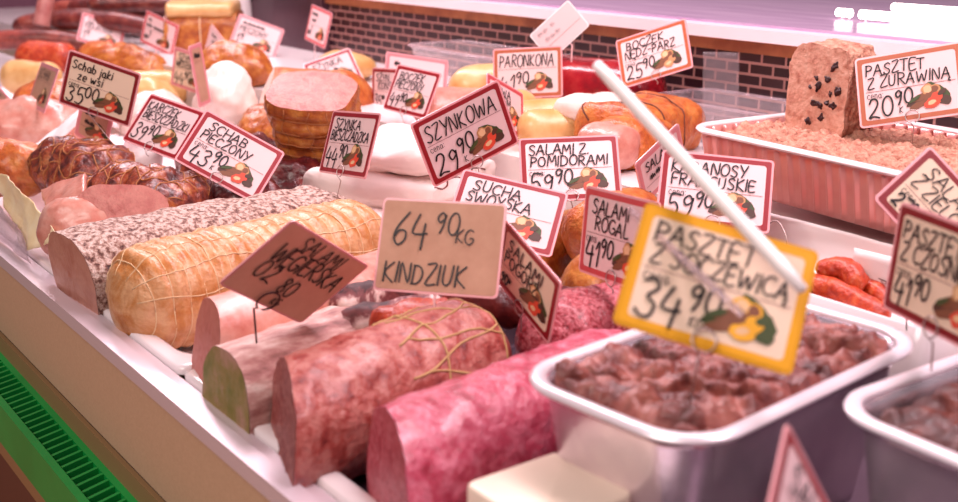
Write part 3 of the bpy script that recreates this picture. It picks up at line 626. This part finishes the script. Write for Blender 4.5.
# tall block, wrapped pack
g=noisy(Loaf((-2.62,1.04,.06),(-2.53,1.17,.06),.06,.08,ns=30,nt=48,amp=.004,sc=20,seed=71,sup=5,end1='cut').body(),0,1)
lf=Loaf((-2.62,1.03,.075),(-2.53,1.165,.075),.07,.085,ns=30,nt=48,amp=.004,sc=20,seed=71,sup=5,end1='cut')
bk_=meat('smoked_block',lf,'tall brown smoked block with a yellow fat top and string','smoked meat',M_golden,M_golden,caps=(0,1))
obj('fat_top',box(0,1,0,1,0,1) if 0 else noisy(Loaf((-2.622,1.03,.165),(-2.532,1.165,.165),.072,.02,ns=24,nt=32,amp=.003,sc=20,seed=72,sup=3,end0='round',end1='round',rl=.01).body(),0,1),M_pale,bk_)
obj('string',lf.rings([.5],.002,.0004,60),M_string,bk_)
pk=single('wrapped_pack',Loaf((-2.80,1.22,.12),(-2.70,1.25,.12),.05,.10,ns=20,nt=32,amp=.004,sc=14,seed=73,sup=4,end0='round',end1='round',rl=.02).body(),M_napkin,'white wrapped pack with a purple mark beside the tall block','pack')
obj('printed_mark',tube(cr([(-2.708,1.19,.13),(-2.69,1.205,.155),(-2.688,1.225,.15),(-2.686,1.23,.17)],6),[.004]*6+[.012]*7+[.003]*6,8),mat('purple_print','#4a3a6a',rough=.5),pk)
# fat slab and ham ball group
lf=Loaf((-1.78,.86,.07),(-1.66,1.0,.07),.06,.055,amp=.007,sc=16,seed=81,shear0=(.2,.3),sup=2.4)
meat('smoked_bacon',lf,'chunk of smoked bacon, white fat face left of the round netted ham','bacon',M_orange,M_fat,bulge=.012)
single('smoked_loin',blob((-1.66,.82,.03),(.09,.06,.05),.01,18,83),M_golden,'brown roasted piece below the white fatted bacon chunk','smoked meat')
single('fat_piece',blob((-1.82,.805,.07),(.055,.05,.06),.012,18,84),M_fat,'white lump of pork fat under the small card ending PIECZONY','fat')
lf=Loaf((-1.385,.735,.145),(-1.425,.775,.035),.060,.056,ns=70,nt=64,amp=.005,sc=24,seed=85,end0='cut',end1='round',shear0=(.1,.1),sup=2.5,rib=.06,ribn=6,rl=.045)
hb=meat('netted_ham',lf,'round netted ham with a coarse pink cut top above the dark cured meat','ham',M_golden,M_hamcut,bulge=.006)
obj('netting',cat(lf.rings([k/7 for k in range(1,7)],.0008,.0002,50,wob=.01),lf.lines([.3+.45*k for k in range(14)],.0008,.0002,40,wob=.05)),M_tw,hb)
single('cured_meat',blob((-1.40,.70,.015),(.085,.055,.045),.014,24,87,rz=.6),M_dark,'dark red cured meat below the round netted ham','smoked meat')
single('cured_meat',blob((-1.50,.72,.02),(.07,.05,.05),.014,24,88),M_dark,'dark red cured lump left of the meat under the netted ham','smoked meat')
single('ham_piece',blob((-1.93,1.10,.095),(.06,.05,.03),.006,16,89,rz=.9),M_pale,'yellowish cut behind the round netted ham','ham')
# tray divider, steel
single('steel_divider',box(-1.40,-1.385+.02,.60,.86,-.002,.03),M_steel,'low steel divider between dark meat and white lard','divider',smooth=False)
# lard slabs
SL=[((-1.17,.66,.005),(-1.26,.88,.005),.10,.026,'bottom slab of white lard behind the turkey roll'),((-1.18,.685,.05),(-1.27,.86,.05),.095,.022,'middle slab of white lard in the stack'),((-1.165,.70,.088),(-1.25,.85,.088),.08,.018,'top slab of white lard in the stack under the wire pins'),((-1.05,.70,.0),(-1.10,.86,.0),.06,.03,'small white lard piece right of the stack behind the brown card')]
for i,(a,b,rx,rz,l) in enumerate(SL):
    lf=Loaf(a,b,rx,rz,ns=44,nt=72,amp=.009,sc=30,seed=90+i,end0='round',end1='round',sup=3.4,rl=.018)
    s=meat('lard_slab',lf,l,'lard',M_lard,caps=(),group='white lard slabs')
    obj('rind',lf.lines([1.571+1.2,1.571-1.3] if i<3 else [1.2],.0012,-.0002,40,.1,.8,wob=.15),M_kab,s)
lf=Loaf((-1.44,.93,.095),(-1.39,1.05,.095),.045,.028,amp=.004,sc=18,seed=97,end0='round',end1='round')
single('ham_piece',lf.body(),M_pinkloaf,'pinkish cut behind the cards SZYNKOWA and BOCZEK PIECZONY','ham')
# raised shelf: sausages, crimson ham, belly
for i,(a,b,r,l) in enumerate([((-1.26,.96,.099),(-1.20,1.08,.102),.027,'pale orange sausage left behind the card reading PARONKONA'),((-1.19,.935,.097),(-1.14,1.05,.100),.026,'pale orange sausage in the middle below the crimson ham'),((-1.33,.95,.099),(-1.30,1.06,.102),.028,'pale orange sausage behind the card reading SZYNKOWA'),((-1.47,1.02,.11),(-1.38,1.16,.125),.036,'pale orange sausage behind and left of the card reading PARONKONA')]):
    single('thick_sausage',Loaf(a,b,r,r,ns=32,nt=32,amp=.002,sc=20,seed=100+i,end0='round',end1='round').body(),M_pale,l,'sausage','thick pale sausages on the raised shelf')
cr_=single('crimson_ham',Loaf((-1.42,1.165,.115),(-1.22,1.235,.115),.058,.048,ns=50,nt=48,amp=.003,sc=14,seed=105,end0='round',end1='round').body(),M_crim,'glossy crimson ham in film behind the card reading PARONKONA','ham')
lf=Loaf((-1.07,.975,.104),(-1.11,1.15,.100),.06,.040,ns=50,nt=60,amp=.007,sc=22,seed=107,end0='round',end1='round',sup=2.8,rl=.03)
bl=meat('smoked_belly',lf,'slab of orange-brown smoked belly tied with string under the card NĘDZ-PARZ','bacon',M_orange,caps=())
obj('string',cat(lf.rings([.3,.6],.0012,.0003,50,wob=.02),lf.lines([2.2],.0012,.0003,40)),mat('dark_string','#5c2a1c',rough=.7),bl)
obj('fat_cap',noisy(Loaf((-1.125,.985,.128),(-1.16,1.12,.116),.052,.019,ns=40,nt=48,amp=.006,sc=22,seed=108,end0='round',end1='round',sup=2.6,rl=.02).body(),0,1),M_fat,bl)
single('belly_slice',Loaf((-1.02,.95,.10),(-1.06,1.05,.10),.045,.03,amp=.006,sc=24,seed=109,end0='round',end1='round',rl=.02).body(),M_orange,'reddish belly piece below the white slanting reflection','bacon')
single('belly_slice',Loaf((-.99,.95,.10),(-1.07,.96,.10),.03,.028,amp=.004,sc=24,seed=110,end0='round',end1='round',rl=.02).body(),M_pinkloaf,'pale pink belly piece right of the card reading POMIDORAMI','bacon')
paper('cling_film',[(-1.03,1.12,.075),(-1.00,1.16,.075),(-1.02,1.17,.20),(-1.055,1.14,.20)],M_filmc,'upright clear film sheet at the right side of smoked belly','plastic film',.002,21)
# orange and brown sausages in the middle hollow
for i,(a,b,r,m,l) in enumerate([((-.83,.73,.06),(-.86,.86,.062),.036,M_orange,'orange smoked sausage between the SUCHA card and the ROGAL card'),((-.745,.66,.03),(-.79,.84,.03),.045,M_golden,'big brown sausage leaning under the card reading ROGAL'),((-.90,.70,.02),(-.93,.85,.02),.042,M_golden,'brown sausage hidden below the SUCHA card'),((-.64,.72,.03),(-.66,.86,.03),.045,M_dark,'dark meat roll behind the front foil tray'),((-.40,.83,.02),(-.16,.80,.02),.05,M_dark,'dark meat roll behind the tray at right edge')]):
    single('smoked_stick',Loaf(a,b,r,r,ns=32,nt=40,amp=.003,sc=22,seed=120+i,end0='round',end1='round').body(),m,l,'sausage')
# clear tub
def tub(x,y,z,w,h,H,label):
    r=empty('clear_tub',(x,y,z),label,'tub')
    def lp(i,zz,rad=.03): return np.array([(x+a,y+b,z+zz) for a,b in rrect(w-2*i,h-2*i,rad,8)])
    obj('tub_wall',loops([lp(.012,0),lp(0,H),lp(.0015,H),lp(.0135,.0015)],cap0=True,cap1=True),M_filmc,r)
    obj('tub_rim',tube([tuple(p) for p in lp(-.002,H)],.0022,6,closed=True),M_filmv,r); return r
tub(-1.05,1.225,.07,.26,.12,.055,'clear plastic tub by the brick wall behind the pâté tray')
tub(-1.62,1.215,.07,.36,.13,.075,'clear plastic tub at the wall behind the card reading BOCZEK PIECZONY')
# ---------------------------------------------------------------- foil trays
def foiltray(name,c,w,h,H,ang,label,m,mr,taper=.018,corr=0,ncorr=0,rim=.006,rad=.03,N=240,wav=0):
    cx,cy,z0=c; r=empty(name,(cx,cy,z0),label,'foil tray'); ca,sa=math.cos(ang),math.sin(ang)
    Q,Nn,per=rrectn(w,h,rad,N)
    def lp(inset,z,cf=0,wz=0):
        out=[]
        for k in range(N):
            t=k/N*ncorr*2*math.pi; d=-inset+(cf*max(0,math.sin(t))**2 if cf else 0); x=Q[k,0]+Nn[k,0]*d;y=Q[k,1]+Nn[k,1]*d
            out.append((cx+x*ca-y*sa,cy+x*sa+y*ca,z0+z+(wz*math.sin(k/N*160) if wz else 0)))
        return np.array(out)
    out=[lp(taper+.006,0),lp(taper,.004,corr)]+[lp(taper*(1-f),.004+(H-.010)*f,corr) for f in (.1,.35,.65,.95)]+[lp(0,H-.002,0)]
    inn=[lp(.0012,H-.002,0)]+[lp(taper*(1-f)+.0012,.004+(H-.010)*f,corr) for f in (.95,.65,.35,.1)]+[lp(taper+.0012,.0055,corr),lp(taper+.007,.0035)]
    obj('tray_wall',loops(out+inn,cap0=True,cap1=True),m,r)
    n=10; ls=[]
    for k in range(n+1):
        a=math.pi*2*k/n; ls.append(lp(-.0055-rim*math.cos(a)*.9,H-.001+rim*.55*math.sin(a),0,wav))
    obj('rolled_rim',loops(ls),mr,r)
    return r,(lambda x,y:(cx+x*ca-y*sa,cy+x*sa+y*ca))
def fill(w,h,rad,tr,z0,zf,N=56,ins=.019,sink=.012):
    """solid fill of a rounded rectangle with height zf(x,y)"""
    v=[];f=[];lc=[]
    for j in range(N+1):
        for i in range(N+1):
            a=2*i/N-1;b=2*j/N-1; x=a*w/2;y=b*h/2
            # pull corners in
            dx=max(0,abs(x)-(w/2-rad)); dy=max(0,abs(y)-(h/2-rad)); d=math.hypot(dx,dy)
            if d>rad: k=rad/d; x=math.copysign(w/2-rad+dx*k,x); y=math.copysign(h/2-rad+dy*k,y)
            e=max(abs(a),abs(b)); X,Y=tr(x,y); lc.append((x,y)); v.append((X,Y,zf(x,y,X,Y)-sink*max(0,(e-.86)/.14)**2))
    n=(N+1)**2
    for j in range(N):
        for i in range(N): a=j*(N+1)+i; f.append((a,a+1,a+N+2,a+N+1))
    bd=[i for i in range(N+1)]+[j*(N+1)+N for j in range(1,N+1)]+[N*(N+1)+i for i in range(N-1,-1,-1)]+[j*(N+1) for j in range(N-1,0,-1)]
    sq=lambda q:q-math.copysign(min(abs(q),ins),q)
    base=len(v); v+=[tr(sq(lc[i][0]),sq(lc[i][1]))+(z0,) for i in bd]; m=len(bd)
    for k in range(m): f.append((bd[k],base+k,base+(k+1)%m,bd[(k+1)%m]))
    f.append(tuple(base+k for k in range(m))[::-1]); return np.array(v),f
# front foil tray with baked pate
r,tr=foiltray('foil_tray',(-.465,.541,-.024),.128,.238,.121,.10,'smooth silver foil tray in front, holding dark baked pâté under the yellow card',M_foil,M_foilrim,rad=.030)
def z1(x,y,X,Y):
    w=math.sin(x*62-y*78+2.6*fb((X,Y,0),18,3)); return .099-.020*(1-abs(w))**3+.008*fb((X,Y,.1),30,5)+.004*fb((X,Y,.3),90,6)
single('baked_pate',fill(.119,.229,.026,tr,-.010,z1,110,sink=.006),M_bake,'dark lumpy baked pâté filling the front foil tray','pâté')
r,tr=foiltray('foil_tray',(-.284,.652,-.024),.17,.24,.121,-.03,'silver foil tray at the right edge, holding very dark pâté',M_foil,M_foilrim,rad=.030)
single('baked_pate',fill(.156,.226,.026,tr,-.010,lambda x,y,X,Y:.092+.008*fb((X,Y,.1),24,8)+.005*fb((X,Y,.3),80,9),70),M_bake2,'very dark baked pâté filling the tray at right edge','pâté')
# ribbed tray with cranberry pate
r,tr=foiltray('ribbed_foil_tray',(-.66,1.022,.085),.40,.215,.064,-.085,'long ribbed rose foil tray with white rim holding the cranberry pâté',M_foilp,M_trayw,taper=.010,corr=.0048,ncorr=70,rim=.006,rad=.028,N=840)
single('pate_crumbs',fill(.384,.197,.026,tr,.095,lambda x,y,X,Y:.145+.009*fb((X,Y,.2),16,11)+.007*fb((X,Y,.3),90,12),150,ins=.013),M_pate,'crumbly reddish pâté spread in the ribbed foil tray','pâté')
def pblock():
    v,f=Loaf((-.775,.985,.188),(-.755,1.075,.188),.046,.050,ns=50,nt=80,amp=.004,sc=60,seed=140,end0='cut',end1='cut',sup=5,shear0=(0,0)).body(); return v,f
lf=Loaf((-.790,1.035,.186),(-.788,1.085,.186),.040,.052,ns=50,nt=90,amp=.005,sc=60,seed=140,end0='cut',end1='cut',sup=4.5)
pb=meat('pate_block',lf,'tall cut block of pâté with cranberries standing in the ribbed tray','pâté',M_pate,M_patecut,caps=(0,1))
v,f=None,None
bs_=[]
for i in range(16):
    x=R.gauss(.004,.013); z=R.gauss(.008,.017); c=lf.p0+lf.u*x+lf.w*z-lf.a*.0003
    bs_.append(blob(c,(R.uniform(.002,.006),.0022,R.uniform(.0015,.005)),.003,260,i,12,rx=R.uniform(-1,1)*.2,ry=R.uniform(-1.2,1.2)))
obj('cranberries',cat(*bs_),M_berry,pb)
# white liner, small tray of red sausages
paper('tray_liner',[(-.88,.898,.0),(-.46,.892,.0),(-.46,.901,.083),(-.88,.904,.083)],M_napkin,'white paper liner hanging down below the ribbed tray','paper',.004,31,n=24)
r=empty('white_dish',(-.585,.845,-.03),'low white dish of orange-red sausages behind the dark meat tray','dish')
def lpd(i,z): return np.array([(-.585+a,.842+b,z) for a,b in rrect(.20-2*i,.085-2*i,.012,6)])
obj('dish_body',loops([lpd(.006,-.03),lpd(0,.052),lpd(.003,.053),lpd(.006,.030)],cap0=True,cap1=True),M_trayw,r)
for i,l in enumerate(['orange-red dry sausage at the front of the white dish','orange-red dry sausage at the back of the white dish','orange-red dry sausage lying on top in the white dish']):
    y=[.826,.858,.842][i]; z=[.044,.046,.060][i]; c=cr([(-.645+.01*i,y,z),(-.60,y+.006,z+.006),(-.535-.02*i,y-.004,z)],10)
    single('red_sausage',noisy(tube(c,[.011*math.sqrt(max(.05,1-abs(k/(len(c)-1)*2-1)**6)) for k in range(len(c))],14),.003,70,150+i),M_redsaus,l,'sausage','orange-red sausages in the white dish')
single('wire_loop',tube(cr([(-.70,.85,.06),(-.695,.853,.085),(-.685,.855,.092),(-.672,.853,.08),(-.668,.85,.065)],6),.0007,6),M_wire,'bent wire loop left of the orange-red sausages','wire')
pp=empty('printed_slip',(-.575,.862,.04),'white slip with small vertical print beside the orange-red sausages','paper')
obj('slip',thick(sheet(lambda u,v:V(-.60+.06*u,.858+.003*u,.035+.05*v),6,6),.0006),M_napkin,pp)
_rn=random.Random(3); g,_=write('ingred',0,0,.008,.04,_rn,.0007); v=np.array([( -.565-q[1],.8585,.042+q[0]) for q in g[0]]); obj('print',(v,g[1]),mat('grey_print','#8a7078'),pp,smooth=False)
# cream block and rods standing in for lamp reflections in the glass
bx=[np.array([(-.470+a*s,.396+b*s,z) for a,b in rrect(.07,.075,.007,6)]) for s,z in ((.97,-.026),(1,-.022),(1,.042),(.985,.0455),(.95,.0465))]
cb=single('cream_block',loops(bx,cap0=True,cap1=True),M_cream2,'cream plastic block in front of the foil tray corner','plastic block')
single('reflection_rod',tube(np.array([V(-.366,.482,.18)*(1-t)+V(-.54,.488,.281)*t for t in np.linspace(0,1,12)]),[.0030]+[.0042]*10+[.0036],12),M_reflection,'lamp reflection in the glass built as a slim white rod slanting across the cards, lower end over the yellow card','rod')
single('reflection_double',tube(np.array([V(-.3895,.462,.164)*(1-t)+V(-.479,.462,.204)*t for t in np.linspace(0,1,8)]),.0022,10),M_filmv,'faint double of the glass reflection built as a short translucent rod across the yellow price card','rod')
# lamp reflections on the ledge, added as glowing tubes on stands
for i,(a,b,rr,l) in enumerate([((-1.04,1.45,.2345),(-.80,1.45,.2345),.0065,'lamp reflection nearer the front of the back ledge, built as a glowing tube'),((-1.09,1.60,.2355),(-.85,1.60,.2355),.006,'lamp reflection behind the other one on the back ledge, built as a glowing tube'),((-1.088,1.46,.234),(-1.064,1.46,.234),.006,'short lamp reflection left of the two long ones on the ledge, built as a glowing tube')]):
    r=empty('lamp_glint',((a[0]+b[0])/2,a[1],.222),l,'lamp reflection'); obj('tube',tube([a,b],rr,14),M_glint,r)
    for x in (a[0]+.006,b[0]-.006): obj('added_stand',box(x-.003,x+.003,a[1]-.003,a[1]+.003,.222,a[2]-rr*.8),M_steel,r,smooth=False)
# ---------------------------------------------------------------- all price cards
card('schab_jaki',['Schab jaki','ze wsi'],('35','00'),'red bordered price card reading Schab jaki ze wsi 35,00',M_dred,M_cream,footz=.085,seed=1,foot=(-1.50,.50,.08))
card('karczek',['KARCZEK','BIESZCZADZKI'],('39','90'),'red bordered price card reading KARCZEK BIESZCZADZKI 39,90',M_red,footz=.07,seed=2,cena=False)
card('schab_pieczony',['SCHAB','PIECZONY'],('43','90'),'red bordered tilted price card reading SCHAB PIECZONY 43,90',M_red,unit='K',footz=.06,seed=3,foot=(-1.255,.525,.055))
card('chlebowa',['SZYNKA','KIEŁBOWA'],('1','9'),'small blurred pink price card before the heaped sausages at far left',M_pink,footz=.05,seed=4,cena=False,clip=False)
card('far2',['~','~~ ~~~~'],('~','1'),'small blurred pink price card left of the tall brown block',M_pink,footz=.05,seed=5,cena=False,clip=False)
card('wedzona',['SZYNKA','WEDZONA DOM'],('44','90'),'brownish pink price card reading WEDZONA DOM 44,90',M_rose,M_cream,footz=.05,seed=6,cena=False,clip=False)
card('pale',['~~','~~~'],('~','~'),'pale pink price card turned away below the white wrapped pack',M_holdpale,M_paper,M_holdpale,footz=.05,seed=7,cena=False,pic=False,clip=False)
card('far9',['~~~~~','PIECZONY'],('1','9'),'blurred pink price card ending PIECZONY above the white fatted bacon',M_rose,footz=.05,seed=8,cena=False,clip=False)
card('top',['SZYNKA'],('1','9'),'price card cut off by the top of the photo above the tall block',M_pink,footz=.10,seed=9,cena=False,clip=False)
card('small11',['~~~','~~'],('~','1'),'narrow pink price card on a white stick before the plum panel',M_pink,footz=.06,seed=10,cena=False,clip=False)
card('szynka12',['SZYNKA','WP. ~'],('1','9'),'pink price card half hidden behind the round netted ham',M_red,footz=.0,seed=11,cena=False,clip=False,pose=((-1.862,1.036,.0966),(0.1821,0.9443,0.2741),(-0.4956,-0.1526,0.8550),.0945,.0675))
card('sepia13',['SCHAB'],None,'small grey-brown price card at left before the yellow sausages',M_rose,M_sepia,footz=.06,seed=12,cena=False,clip=False)
card('edge14',['SZYNKA'],('1','9'),'brown price card cut off by the left edge',M_rose,M_sepia,footz=.03,seed=13,cena=False,clip=False)
card('wedge15',['~~','~~'],None,'small brown card corner peeking out below the card Schab jaki',M_rose,M_sepia,footz=.04,seed=14,cena=False,clip=False,pose=((-1.615,.512,.088),(.80,.45,-.40),(.30,.1,.95),.06,.06))
card('narrow',['~~~'],None,'price card seen edge-on beside the card WEDZONA DOM',M_rose,M_sepia,footz=.05,seed=15,cena=False,clip=False,pose=((-1.77,.74,.125),(-.60,.79,.1),(-.03,-.06,1),.04,.10),pic=False)
card('pale38',['~~~~'],('~','~'),'pale pink card lying behind the top edge of the card Schab jaki',M_rose,footz=.0,seed=16,cena=False,clip=False,pic=False)
card('boczek16',['BOCZEK','PIECZONY'],('49','90'),'pink bordered price card reading BOCZEK PIECZONY 49,90',M_red,footz=.105,seed=17,cena=False,foot=(-1.37,.88,.055),pose=((-1.432,.927,.122),(0.9920,0.1175,-0.0470),(-0.0061,0.4153,0.9097),.0995,.0714))
card('konserw17',['SZYN','KONS'],('35',''),'pink bordered price card reading SZ KON 35, half behind another card',M_red,footz=.05,seed=18,cena=False,clip=False,pose=((-1.611,.999,.096),(0.9966,0.0468,0.0674),(-0.0714,0.0901,0.9934),.1008,.072))
card('pink18',['~'],None,'empty milky price card standing behind the card BOCZEK PIECZONY',M_rose,M_ppale,footz=.07,seed=19,cena=False,clip=False,pic=False,pose=((-1.623,1.060,.107),(.2274,.9562,-.1844),(-.1756,.2265,.958),.113,.081))
card('bieszcz',['SZYNKA','BIESZCZADZKA'],('44','90'),'red bordered price card reading SZYNKA BIESZCZADZKA 44,90',M_red,footz=.03,seed=20,cena=False,foot=(-1.14,.625,.028))
card('szynkowa',['SZYNKOWA'],('29','90'),'large red bordered tilted price card reading SZYNKOWA 29,90',M_red,unit='K',footz=.05,seed=21,rowh=.020,foot=(-.945,.70,.06))
card('rzem21',['KOWA','RZEM'],('41',''),'narrow pink price card sticking out right of the card SZYNKOWA',M_pink,footz=.08,seed=22,cena=False,clip=False,pose=((-1.190,.917,.131),(-0.2774,0.8707,-0.4062),(-0.3937,0.2827,0.8747),.0924,.066))
card('paronkona',['PARONKONA'],('41','90'),'orange-pink bordered price card reading PARONKONA 41,90',M_borange,footz=.10,seed=23,cena=False,rowh=.020)
card('white22',['~~ ~','~~~'],None,'white card with faint writing leaning at the brick wall',None,M_paper,M_napkin,footz=.08,seed=24,cena=False,clip=False,pic=False,ink=.0004,pose=((-1.36,1.15,.204),(.50,.53,.68),(-.60,-.30,.68),.080,.052))
card('boczek_nedz',['BOCZEK','NĘDZ-PARZ'],('25','90'),'orange bordered price card reading BOCZEK NĘDZ-PARZ 25,90',M_borange,footz=.155,seed=25,pal=(0,1,2,2,4,5),cena=True)
card('pasztet',['PASZTET','Z ŻURAWINĄ'],('20','90'),'orange bordered price card reading PASZTET Z ŻURAWINĄ 20,90',M_borange,M_ppale,unit='K',footz=.145,seed=26,ink=.0014)
card('salami_pom',['SALAMI Z.','POMIDORAMI'],('59','90'),'red bordered price card reading SALAMI Z POMIDORAMI',M_red,M_ppale,footz=.06,seed=27)
card('sucha',['SUCHA','SWOYSKA'],('52','90'),'red bordered price card reading SUCHA SWOYSKA, partly behind KINDZIUK',M_red,footz=.05,seed=28,cena=False)
card('rogal',['SALAMI','ROGAL'],('41','90'),'pink bordered price card reading SALAMI ROGAL 41,90',M_pink,footz=.07,seed=29)
card('banosy',['KABANOSY','FRANCUSKIE'],('59','90'),'red bordered price card reading KABANOSY FRANCUSKIE 59,90',M_red,M_ppale,footz=.06,seed=30)
card('pale32',['SALAMI','~~~~'],('59',''),'pale pink price card set at an angle behind the white reflection streak',M_rose,footz=.07,seed=31,cena=False,clip=False,pic=False,pose=((-.852,.866,.118),(-.093,.8866,.4531),(.1441,-.4383,.8872),.078,.0555))
card('sepia29',['SALAMI','POGÓRZ.'] if 0 else ['SALAMI','POGORZ.'],('90',''),'red edged narrow price card turned sideways right of KINDZIUK',M_red,M_cream,footz=.03,seed=32,cena=False,pose=((-.685,.550,.090),(.9290,-.1030,-.3553),(.3445,-.1092,.9324),.089,.0626))
card('kindziuk',[],None,'plain brown price card reading 64 90 KG KINDZIUK',None,M_sepia,M_holder,footz=.06,seed=33,clip=False,pic=False,lay=[('64',-.78,-.02,.026,.034,.0017),('90',-.10,.28,.017,.022,.0015),('KG',.25,.10,.011,.02,.0012),('KINDZIUK',-.86,-.80,.0155,.085,.0015)])
card('wegierska',[],None,'plain brown tilted price card reading SALAMI WĘGIERSKA',None,M_sepial,M_holder,footz=.04,seed=34,pic=False,clipx=-.02,wire=M_wiredark,ringr=.0095,foot=(-.785,.360,.048),lay=[('SALAMI',-.50,.50,.014,.060,.0014),('WĘGIERSKA',-.74,.02,.017,.084,.0017),('02',-.74,-.46,.018,.028,.0016),('80',-.10,-.56,.015,.026,.0016),('KG',.05,-.86,.007,.02,.001)])
card('yellow',['PASZTET','Z SOCZEWICĄ'],('34','90'),'big yellow bordered price card 34,90 standing in the front foil tray',M_yellow,M_cream,mat('amber_holder','#d99a1c',rough=.3),unit='KG',footz=.085,seed=35,ink=.0013,pw=.0019,pal=(4,1,6,6,4,5),foot=(-.425,.462,.085))
card('red34',['PASZTET','Z CZOSNK.'],('41','90'),'dark red bordered price card 41,90 at the right edge',M_dred,M_cream,footz=.08,seed=36,ink=.0015,pw=.0018)
card('zielon',['SALAMI','Z ZIELON.'],('27','90'),'dark red bordered price card reading Z ZIELON 27,90 rotated at right',M_dred,M_cream,footz=.06,seed=37,ink=.0012,pose=((-.485,.800,.149),(0.6071,0.3726,-0.7018),(0.1396,0.8195,0.5558),.088,.066))
card('bottom36',['SALAMI'],('4','9'),'red edged price card corner rising at the bottom edge of the photo',M_red,M_ppale,footz=.03,seed=38,cena=False,clip=False)
